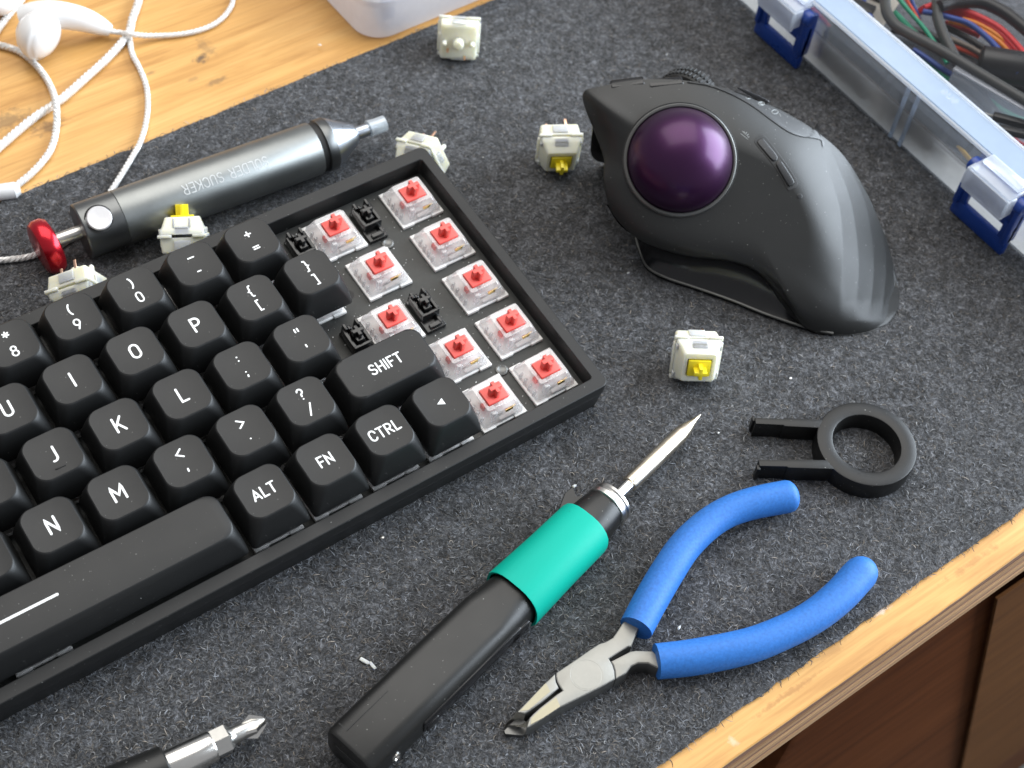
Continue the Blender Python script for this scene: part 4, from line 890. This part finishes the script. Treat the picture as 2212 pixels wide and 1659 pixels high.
# ================================================================== keycap puller
pu = thing('keycap_puller', 'black plastic ring keycap puller lying right of the soldering iron tip', 'keycap puller', (*at(1873, 968, 5)[:2], MATZ))
ZT = 8.6; cA = np.array(at(1873, 957, ZT)); 
def annulus(c, ro, ri, z0, z1, n=64):
    mb = MB(); rr = []
    for k in range(n+1):
        a = 2*math.pi*k/n; d = np.array([math.cos(a), math.sin(a), 0]); b = 0.5
        rr.append([np.array([c[0], c[1], 0])+d*r+np.array([0, 0, z]) for r, z in ((ri, z0), (ri, z1-b), (ri+b*0.3, z1-b*0.3), (ri+b, z1), (ro-b, z1), (ro-b*0.3, z1-b*0.3), (ro, z1-b), (ro, z0))])
    mb.rings(rr, False, False); return mb
annulus(cA, 15.3, 10.4, MATZ+0.1, ZT).build('ring', M['puller'], pu)
def leg(p0, p1, w0, w1, hook):
    a, b = np.array(at(*p0, ZT)), np.array(at(*p1, ZT)); d = nv(b-a); s = np.array([-d[1], d[0], 0]); L_ = np.linalg.norm(b-a)
    poly = [a+s*w0, a+d*L_*0.62+s*w0, a+d*L_*0.64+s*w1, b+s*w1, b-s*w1, a+d*L_*0.64-s*w1, a+d*L_*0.62-s*w0, a-s*w0]
    mb = MB().prism([(q[0], q[1]) for q in poly], MATZ+0.1, ZT-0.05, bev=0.25)
    mb.box((*(b+d*0.2+s*hook)[:2], (ZT+MATZ)/2), (1.0, 1.9, ZT-MATZ-1.2), np.array([d, s, [0, 0, 1]]).T, bev=0.2)
    return mb.build('arm', M['puller'], pu)
leg((1797, 916), (1632, 908), 1.55, 1.15, -1.2); leg((1802, 1003), (1640, 999), 1.55, 1.15, 1.2)
# ================================================================== screwdriver
D0, D1 = at(332, 1672, 8.6), at(574, 1555, 7.2); DA = nv(D1-D0); LD = np.linalg.norm(D1-D0)
sd = thing('screwdriver', 'screwdriver with black handle and cross head bit, bottom left of the mat', 'screwdriver', (D0[0], D0[1], MATZ))
DS = nv(np.cross(DA, [0, 0, 1.0])); DU = np.cross(DS, DA)
dl = lambda pr, n=32: MB().lathe(pr, D0, DA, n)
dl([(-70, 6.9), (-12, 6.9), (-4, 6.4), (1.5, 6.0), (3.4, 5.9), (3.9, 5.4), (3.9, 3.0)]).build('handle', M['iron'], sd)
dl([(3.5, 4.4), (15.4, 4.4), (16.0, 4.1), (16.0, 2.6)]).build('bit_holder', M['chrome'], sd)
def hexbit():
    mb = MB(); hx = lambda s, r: [D0+DA*s+DS*r*math.cos(math.radians(60*k+15))+DU*r*math.sin(math.radians(60*k+15)) for k in range(6)]
    mb.rings([hx(15.5, 3.9), hx(20.0, 3.9), hx(20.9, 2.9)]); return mb.build('hex_bit', M['steel'], sd, ang=20)
hb = hexbit()
dl([(20.2, 3.2), (21.2, 2.5), (22.2, 2.3), (LD-3.5, 2.2), (LD-0.4, 0.7), (LD, 0.2)], 24).build('bit_core', M['steel'], hb)
def blade(k):
    a = math.radians(45+90*k); d = DS*math.cos(a)+DU*math.sin(a); t = np.cross(DA, d)*0.42; mb = MB(); pr = [(LD-7.0, 1.8), (LD-3.6, 3.5), (LD-0.6, 1.4), (LD+0.1, 0.3), (LD-0.2, 0.0), (LD-7.5, 0.0)]
    mb.rings([[D0+DA*s+d*r-t for s, r in pr], [D0+DA*s+d*r+t for s, r in pr]]); return mb.build('bit_wing', M['chrome'], hb, ang=20)
for k in range(4): blade(k)

# ================================================================== earphones
ep = thing('earphones', 'white wired earphones with braided cable looped on the pine desk', 'earphones', tuple(at(100, 70, 0)))
Z1 = lambda x, y: (x*0.3418, y*0.3418)
def braid(pts, z, r, name='cable', strands=3, pitch=5.0):
    P = catmull([at(*Z1(*p[:2]), z + (p[2] if len(p) > 2 else 0)) for p in pts], 14)
    P = [np.array(p) for p in P]; Q_ = [P[0]]
    for a, b in zip(P, P[1:]):
        d = np.linalg.norm(b-a); k = max(1, int(d/0.5)); Q_ += [a+(b-a)*(i+1)/k for i in range(k)]
    P = Q_; s = 0.0; N = len(P); mb = MB(); ph = [0.0]
    for i in range(1, N): s += np.linalg.norm(P[i]-P[i-1]); ph.append(s)
    T = [nv(P[min(i+3, N-1)]-P[max(i-3, 0)]) for i in range(N)]
    for k in range(strands):
        path = []
        for i in range(N):
            u = nv(np.cross(T[i], [0, 0, 1.0])); w = np.cross(u, T[i]); a = 2*math.pi*(ph[i]/pitch + k/strands)
            path.append(P[i] + r*0.5*(math.cos(a)*u + math.sin(a)*w))
        mb.tube(path, r*0.60, 6)
    return mb.build(name, M['cable'], ep)
braid([(885, -40), (865, 40), (835, 120), (808, 215), (700, 345), (560, 475), (380, 632), (200, 755), (0, 925), (-60, 980)], 1.6, 1.45, pitch=6)
braid([(-60, 275), (0, 285), (120, 325), (230, 415), (310, 528), (352, 655, 2.4), (356, 800), (320, 945), (220, 1075), (100, 1175), (0, 1235), (-60, 1270)], 1.5, 1.2)
braid([(690, 195, 2.5), (760, 207, 1.5), (820, 214, 3.2), (950, 226, 1), (1150, 215), (1300, 178), (1400, 118), (1460, 40), (1480, -40)], 1.2, 0.95)
braid([(815, 205, 0), (822, 260, 0), (835, 340), (890, 450), (928, 570), (930, 720), (893, 880, 0.5), (830, 1000, 1.6), (745, 1140, 1.6), (660, 1270, 1.6), (560, 1420, 1.6), (430, 1520, 1.6), (330, 1570, 1.6), (200, 1618, 1.6), (60, 1640, 1.6), (-60, 1645, 1.6)], 1.2, 1.0)
braid([(-60, 260), (0, 165), (70, 75), (140, -10), (170, -60)], 1.6, 1.3)
def earbud():
    c = np.array(at(84, 74, 9.5)); ax = nv(RTI*0.85 - UPI*0.50 - np.array([0, 0, 0.12]))
    mb = MB(); mb.lathe([(-7.2, 0.6), (-6.8, 3.0), (-5.6, 5.6), (-3.2, 7.8), (-0.4, 9.0), (1.8, 9.3), (2.6, 8.9), (2.9, 8.0), (3.4, 7.8), (4.6, 6.4), (5.4, 4.0), (5.8, 0.5)], c, ax, 40)
    hs = mb.build('earbud_shell', M['bud'], ep, ang=60)
    P = catmull([at(52, 42, 9.0), at(90, 33, 11.0), at(130, 33, 11.5), at(178, 42, 9.0), at(215, 56, 5.0), at(238, 66, 3.0)], 8)
    n = len(P); MB().tube(P, [4.6+0.4*math.sin(math.pi*i/(n-1))-2.6*(i/(n-1))**2 for i in range(n)], 20, flat=1.15).build('earbud_stem', M['bud'], ep, ang=60)
    pr = MB()
    for k, (x, l) in enumerate(((112, 9), (124, 7), (134, 10), (147, 8), (158, 9))):
        p, q = at(x, 23+0.10*(x-112), 15.2-0.03*(x-112)), at(x+l, 23+0.10*(x+l-112), 15.2-0.03*(x-112)); pr.tube([p, q], 0.22, 5)
    c2 = np.array(at(-12, -8, 7)); MB().lathe([(-6, 0.6), (-5, 3.4), (-3, 6.0), (0, 8), (2.5, 8), (5, 5.2), (5.8, 0.6)], c2, nv([0.3, -0.4, 0.8]), 32).build('earbud_shell', M['bud'], ep, ang=60)
    sl = np.array(at(3, 412, 3)); MB().tube([sl+np.array([-7, 1.5, 0]), sl+np.array([-5, 1, 0]), sl+np.array([4, -2, 0]), sl+np.array([5.5, -2.5, 0])], [1.6, 2.8, 2.8, 1.5], 16).build('cable_slider', M['bud'], ep)
earbud()

# ================================================================== translucent tub at the top
tc_ = at(815, 83, 0); tub = thing('plastic_tub', 'translucent white plastic tub with rounded corners at the top edge', 'tub', (230, 170, 0), (0, 0, 0), local=True)
def tubmake():
    # near corner (about x 180, y 127) in desk millimetres, local to the tub
    def R(ins, z, r): return [(x, y+2.0, z) for x, y in rrect(52-ins, 46-ins, max(2, r-ins), 8)]
    rot = rotm('Z', 1.5); rg = lambda *a: [tuple(rot @ np.array(p)) for p in R(*a)]
    MB().rings([rg(3.0, 0.3, 12), rg(1.2, 1.0, 12), rg(0.6, 3, 12), rg(0.0, 17.0, 12), rg(-0.3, 18.0, 12)], True, False).build('tub_wall', M['tub'], tub)
    lid = MB().rings([rg(-0.9, 16.5, 12), rg(-1.2, 19.2, 12), rg(-0.4, 20.4, 12), rg(2.0, 20.8, 12), rg(4.2, 20.4, 10), rg(5.0, 19.2, 10), rg(8.0, 19.0, 9), rg(9.0, 20.2, 9), rg(11.5, 20.5, 9), rg(40, 20.5, 3)], False, True).build('lid', M['tub'], tub)
    MB().box((-38, -38, 9), (5, 4, 8), bev=1).build('inner_clip', M['latch'], tub)
tubmake()

# ================================================================== parts box with blue latches
bx = thing('parts_box', 'clear plastic parts box with navy latches full of jumper wires', 'parts box', (400, -20, MATZ))
HB = 30.0
def seg_wall():
    y0, y1 = -142, 165; x1 = 510
    MB().rings([[(319.5, y0, 1.7), (319.5, y1, 1.7)], [(318.2, y0, 2.6), (318.2, y1, 2.6)], [(317.9, y0, 9), (317.9, y1, 9)], [(316.6, y0, 26.5), (316.6, y1, 26.5)]], False, False, closed=False).build('front_wall', M['boxp'], bx, fix=False)
    MB().add([(319.5, y0, 1.7), (x1, y0, 1.7), (x1, y1, 1.7), (319.5, y1, 1.7)], [(0, 1, 2, 3)]).build('floor_pane', M['boxp'], bx, fix=False)
    MB().add([(x1, y0, 1.7), (x1, y1, 1.7), (x1, y1, 28), (x1, y0, 28)], [(0, 1, 2, 3)]).build('back_wall', M['boxp'], bx, fix=False)
    MB().rings([[(315.6, y0, 24.5), (315.6, y1, 24.5)], [(315.0, y0, 29.0), (315.0, y1, 29.0)]], False, False, closed=False).build('lid_skirt', M['boxp'], bx, fix=False)
    MB().box((315.4, 11.5, 29.6), (1.3, 307, 1.3), bev=0.5).build('lid_outer_edge', M['edge'], bx)
    MB().box((321.4, 11.5, 30.0), (10.4, 307, 0.8)).build('lid_rim', M['rim'], bx)
    MB().box((327.3, 11.5, 30.3), (1.2, 307, 1.5), bev=0.5).build('lid_inner_edge', M['edge'], bx)
    MB().add([(328, y0, 30.2), (x1, y0, 30.2), (x1, y1, 30.2), (328, y1, 30.2)], [(0, 1, 2, 3)]).build('lid_pane', M['pane'], bx, fix=False)
    for yy in (y0, y1):
        MB().add([(318.5, yy, 1.7), (x1, yy, 1.7), (x1, yy, 29.5), (316, yy, 29.5)], [(0, 1, 2, 3)]).build('end_wall', M['boxp'], bx, fix=False)
        MB().box(((316+x1)/2, yy, 29.8), (x1-316, 1.3, 1.4), bev=0.5).build('lid_end_edge', M['edge'], bx)
    for dy in (0, 5.0): MB().box((318.6, -15.5+dy, 14), (1.0, 1.6, 24), bev=0.3).build('wall_rib', M['rim'], bx)
    tx_ = MB(); text(tx_, 'ene', 0, 0, 4.2, 0.55, lambda a, b, l: (322.3 - b, -24.0 + a, 30.45+l), gap=0.12); tx_.build('embossed_letters', M['edge'], bx, fix=False)
seg_wall()
MB().add([(319.4, -140, 2.4), (319.4, 163, 2.4), (319.2, 163, 15.6), (319.2, -140, 15.6)], [(0, 1, 2, 3)]).build('paper_liner', M['paper'], bx, fix=False)
MB().box((320.0, 11.5, 15.3), (0.4, 304, 0.7)).build('liner_fold', W['taupe'], bx)
def latch(yc):
    lt = MB()
    def bar(c, s, b=0.6): lt.box((c[0], c[1]+yc, c[2]), s, bev=b)
    # frame of the latch with a slot, hinge bar at the top
    bar((313.0, 0, 5.2), (2.6, 25, 6.4)); bar((313.6, 0, 17.2), (2.4, 25, 8.4)); bar((313.2, -10.2, 11.5), (2.6, 4.6, 9)); bar((313.2, 10.2, 11.5), (2.6, 4.6, 9))
    for s in (-1, 1): bar((313.4, s*11.4, 17), (6.0, 2.2, 19), 0.8)
    o = lt.build('latch', M['latch'], bx)
    MB().lathe([(-12.9, 1.2), (-12.7, 2.4), (-12.2, 2.9), (12.2, 2.9), (12.7, 2.4), (12.9, 1.2)], (312.6, yc, 25.0), (0, 1, 0), 20).build('latch_hinge', M['latch'], o)
    b = MB(); b.box((311.2, yc, 28.6), (9.5, 18.5, 1.6), bev=0.4); b.box((306.8, yc, 24.0), (1.8, 18.5, 8.6), bev=0.4); b.box((308.0, yc-9.2, 25), (4.2, 1.2, 7.4), bev=0.3); b.box((308.0, yc+9.2, 25), (4.2, 1.2, 7.4), bev=0.3); b.box((313.5, yc, 30.3), (5.0, 16.5, 1.6), bev=0.4)
    b.build('latch_bracket', M['edge'], bx)
latch(-60.5); latch(47.0)

# wires and connectors inside the box: each lies on its own
ZB = lambda x, y: (1836+x*0.2278, y*0.2278)
def wire_obj(label, colr, r, pts, zs, name='jumper_wire', cat='wire', group='jumper wires in the parts box'):
    P = []
    n = len(pts)
    for i, p in enumerate(pts):
        z = zs if not hasattr(zs, '__len__') else zs[0]+(zs[1]-zs[0])*i/(n-1)
        P.append(at(*ZB(*p), z))
    P = catmull(P, 10); o = MB().tube(P, r, 12).build(name, W[colr], None, off=tuple(P[0])); o.location = [c*S for c in P[0]]
    return tag(o, label, cat, group)
wire_obj('dark grey cable curving in an S along the near rim of the parts box', 'grey', 2.0, [(330, -60), (335, 40), (355, 130), (430, 235), (570, 325), (760, 425), (960, 535), (1150, 650), (1400, 800), (1650, 950), (1900, 1100)], 25.5, 'grey_cable', 'cable', 'cables in the parts box')
wire_obj('grey cable running straight down from the top edge inside the parts box', 'grey', 2.0, [(825, -60), (825, 60), (830, 160), (875, 300), (935, 430), (1010, 570), (1075, 680)], (24, 19), 'grey_cable', 'cable', 'cables in the parts box')
wire_obj('thick black cable arching over the red wires in the parts box', 'black', 2.4, [(850, 60), (1000, 22), (1250, 25), (1450, 110), (1600, 220), (1750, 350)], 25, 'black_cable', 'cable', 'cables in the parts box')
wire_obj('green wire running down from the top edge of the parts box', 'green', 0.85, [(440, -40), (500, 35), (600, 150), (700, 265), (780, 375), (860, 480), (920, 600)], (24, 18))
wire_obj('coral red wire next to the green wire at the top of the box', 'vermilion', 0.6, [(510, -40), (550, 20), (620, 130), (690, 260), (760, 370)], (22, 16))
wire_obj('short blue wire beside the green wire at the top of the box', 'blue', 0.7, [(570, -40), (600, 40), (640, 130), (660, 200)], (22, 17))
wire_obj('blue wire at the top left inside the box rim', 'blue', 0.8, [(130, -40), (140, 40), (170, 110), (210, 170)], 20)
for i, (o1, o2, lb) in enumerate(((0, 0, 'outermost red wire at the top of the red bundle'), (-25, 24, 'second red wire from the top of the red bundle'), (-45, 52, 'third red wire from the top of the red bundle'), (-70, 78, 'lowest red wire of the red bundle'))):
    wire_obj(lb, 'red', 1.15, [(700+o1, 75+o2*0.5), (880, 30+o2), (1080+o1*0.3, 95+o2), (1290+o1, 190+o2), (1450+o1, 290+o2), (1620+o1, 470+o2), (1700+o1, 600+o2)], 22-i*1.2)
wire_obj('red wire dipping beneath the blue wire in the box', 'red', 1.0, [(900, 215), (1020, 250), (1120, 295), (1230, 345)], 15)
wire_obj('blue wire crossing in front of the orange wires', 'blue', 1.1, [(690, 110), (830, 135), (960, 170), (1130, 225), (1290, 345), (1420, 480), (1520, 590), (1600, 700)], 22)
wire_obj('left of the two orange wires', 'orange', 1.1, [(940, 195), (1100, 235), (1240, 285), (1380, 370), (1480, 455), (1570, 560)], 19)
wire_obj('right of the two orange wires', 'orange', 1.1, [(1060, 185), (1200, 225), (1330, 290), (1460, 380), (1550, 455), (1640, 570)], 20)
wire_obj('bright vermilion wire below the orange wires', 'vermilion', 1.1, [(900, 390), (1010, 445), (1140, 495), (1280, 565), (1400, 640)], 15)
wire_obj('taupe brown wire beneath the blue wire', 'taupe', 1.0, [(880, 330), (970, 375), (1150, 455), (1340, 570), (1460, 650)], 17)
wire_obj('black wire between the taupe and the blue wire', 'black', 1.2, [(860, 240), (1000, 300), (1160, 390), (1330, 500), (1480, 620)], 15)
wire_obj('blue wire under the grey cable near the rim', 'blue', 1.0, [(600, 470), (720, 545), (840, 630), (970, 710)], 14)
wire_obj('green wire under the grey cable near the rim', 'green', 1.0, [(640, 530), (740, 605), (850, 690), (930, 750)], 12)
wire_obj('green wire emerging left of the grey cable', 'green', 1.2, [(420, 120), (520, 220), (620, 320), (700, 380)], 14)
wire_obj('pale pink wire seen through the frosted rim', 'pink', 1.2, [(170, 350), (330, 410), (480, 540), (600, 640), (740, 790)], 21)
wire_obj('yellow wire seen through the frosted rim', 'yellow', 0.9, [(190, 345), (320, 420), (450, 490), (560, 590), (660, 700)], 23)
wire_obj('yellow wire looped behind the front wall of the box', 'yellow', 0.8, [(860, 1130), (920, 1240), (1010, 1360), (1110, 1480), (1180, 1560)], 15)
wire_obj('orange wire looped behind the front wall of the box', 'orange', 0.8, [(890, 1120), (960, 1180), (1020, 1260), (1060, 1360)], 15)
wire_obj('yellow wire behind the wall near the rib', 'yellow', 0.8, [(200, 740), (300, 770), (420, 800), (540, 850), (640, 930)], 13)
wire_obj('red wire behind the wall near the first latch', 'red', 0.8, [(-360, 80), (-250, 190), (-120, 330), (60, 480), (240, 620), (380, 710)], 14)
wire_obj('black filler cable added deep in the box beneath the red bundle', 'black', 2.2, [(400, 260), (700, 330), (1000, 470), (1300, 640), (1600, 760)], 6, 'black_cable', 'cable', 'cables in the parts box')  # this and the next two are filler, added to darken the box bottom
wire_obj('black filler cable added deep in the box left of the jumper connectors', 'black', 2.2, [(800, 700), (1050, 780), (1250, 930), (1420, 1130), (1650, 1250)], 8, 'black_cable', 'cable', 'cables in the parts box')
wire_obj('black filler cable added under the fat round cable boot', 'black', 2.2, [(1000, 560), (1250, 680), (1450, 800), (1700, 900)], 10, 'black_cable', 'cable', 'cables in the parts box')
wire_obj('red wire at the right edge below the connectors', 'red', 1.2, [(1480, 1240), (1560, 1330), (1640, 1380), (1750, 1400)], 10)
wire_obj('green wire at the right edge behind the connectors', 'green', 1.2, [(1330, 960), (1430, 1040), (1560, 1110), (1700, 1160)], 8)
hsk = at(*ZB(1590, 650), 20); o = thing('black_connector_boot', 'fat round black cable boot at the right edge of the box', 'cable boot', tuple(hsk))
MB().lathe([(-14, 5.0), (-13, 6.2), (8, 6.4), (10, 5.2), (10, 2)], hsk, nv([0.6, -0.75, 0.1]), 28).build('boot_shell', W['black'], o); MB().lathe([(9, 2.6), (22, 2.4)], hsk, nv([0.6, -0.75, 0.1]), 16).build('boot_cable', W['black'], o)
def block(name, label, cat, zb, z, size, rz, m, ring=True):
    c = at(*ZB(*zb), z); o = thing(name, label, cat, tuple(c), (0, 0, math.radians(rz)), local=True)
    MB().box((0, 0, 0), size, bev=min(size)*0.15).build('shell', m, o)
    return o
b_ = block('adapter_plug', 'black adapter plug behind the front wall left of the rib', 'plug', (90, 540), 13, (12, 30, 12), 4, W['black']); MB().tube([(0, -14, 0), (0, -20, 0), (-1, -24, -1)], [4.2, 3.2, 1.2], 14).build('strain_relief', W['black'], b_)
b_ = block('adapter_plug', 'black adapter plug behind the front wall right of the rib', 'plug', (740, 1040), 15, (13, 30, 13), -3, W['black']); MB().tube([(0, -14, 0), (0, -22, 0)], [4.2, 2.6], 14).build('strain_relief', W['black'], b_)
b_ = block('plastic_insert', 'translucent grey plastic insert standing inside the box near the rim', 'insert', (1380, 1060), 16, (3, 40, 16), 14, M['boxp'])
MB().box((0, 0, 8.4), (4.2, 40, 0.9), bev=0.3).build('insert_lip', M['edge'], b_)
for (zb, lb, rz) in (((1540, 1150), 'upper black jumper connector with bare pin at the right edge', 38), ((1590, 1260), 'lower black jumper connector with bare pin at the right edge', 42)):
    b_ = block('jumper_connector', lb, 'connector', zb, 20, (2.7, 14, 2.7), rz, W['black']); MB().box((0, 10, 0), (0.64, 7, 0.64)).build('pin', M['steel'], b_)
b_ = block('circuit_module', 'pale tan circuit module at the top of the parts box', 'module', (230, 20), 18, (26, 16, 2), 25, M['paper'])
MB().box((3, 0, 2.2), (8, 8, 2.4), bev=0.3).build('chip', W['black'], b_); MB().box((-8, 2, 2.0), (5, 9, 2.0), bev=0.3).build('header', W['black'], b_)

# ================================================================== crumbs on the mat
def crumb(label, px, py, size, m, bent=False, rz=0.0):
    c = at(px, py, MATZ+0.35); mb = MB()
    if bent:
        mb.box((-size*0.35, 0, 0), (size*0.8, size*0.28, size*0.16), rotm('Z', -12), bev=size*0.03); mb.box((size*0.35, -size*0.16, 0.05), (size*0.7, size*0.24, size*0.16), rotm('Z', -32), bev=size*0.03)
    else:
        bm = bmesh.new(); bmesh.ops.create_icosphere(bm, subdivisions=1, radius=size*0.5)
        for v in bm.verts: v.co = Vector((v.co.x*random.uniform(0.8, 1.4), v.co.y*random.uniform(0.5, 0.9), v.co.z*0.6))
        mb.bm(bm)
    o = mb.build('crumb', m, None, off=(0, 0, 0)); o.location = [v*S for v in c]; o.rotation_euler[2] = math.radians(rz)
    return tag(o, label, 'crumb', 'pale crumbs and clippings on the mat')
crumb('bent pale plastic clipping on the mat below the keyboard', 797, 1431, 3.6, M['cream'], True, -52)
crumb('round pale solder crumb on the mat just below the keyboard edge', 826, 1161, 1.5, M['steel'])
crumb('pale crumb on the mat between the plier handles', 1467, 1356, 1.5, M['cream'], rz=20)
crumb('pale crumb on the mat right of the keyboard corner', 2375/1.8517, 1470/1.8517, 1.0, M['cream'])
crumb('white crumb on the mat right of the solder iron tip', 1552, 935, 0.9, M['legend'])
crumb('white crumb on the mat above the keycap puller', 1708, 817, 1.0, M['legend'])
crumb('white crumb on the mat under the mouse, left of its foot', 1357, 590, 1.1, M['cream'])
crumb('white crumb on the mat above the trackball wheel', 1440, 118, 1.0, M['cream'])
crumb('pale crumb on the wood above the mat edge', 691, 97, 1.4, M['cream'], rz=-40)
crumb('pale flake on the mat left of the iron cap', 1240, 1050, 1.5, M['cream'])
def lint():
    mb = MB()
    for _ in range(110):
        px, py = rng.uniform(0, 2212), rng.uniform(60, 1650); c = at(px, py, MATZ+0.3)
        if c[1] < -150 or c[1] > 118 or (c[0] < 158 and -54 < c[1] < 56): continue
        s = rng.uniform(0.08, 0.22); mb.box(c, (s*rng.uniform(1, 2.5), s, s*0.6), rotm('Z', rng.uniform(0, 180)))
    o = mb.build('lint_specks', M['cream'], mat_t); o['kind'] = 'stuff'
lint()
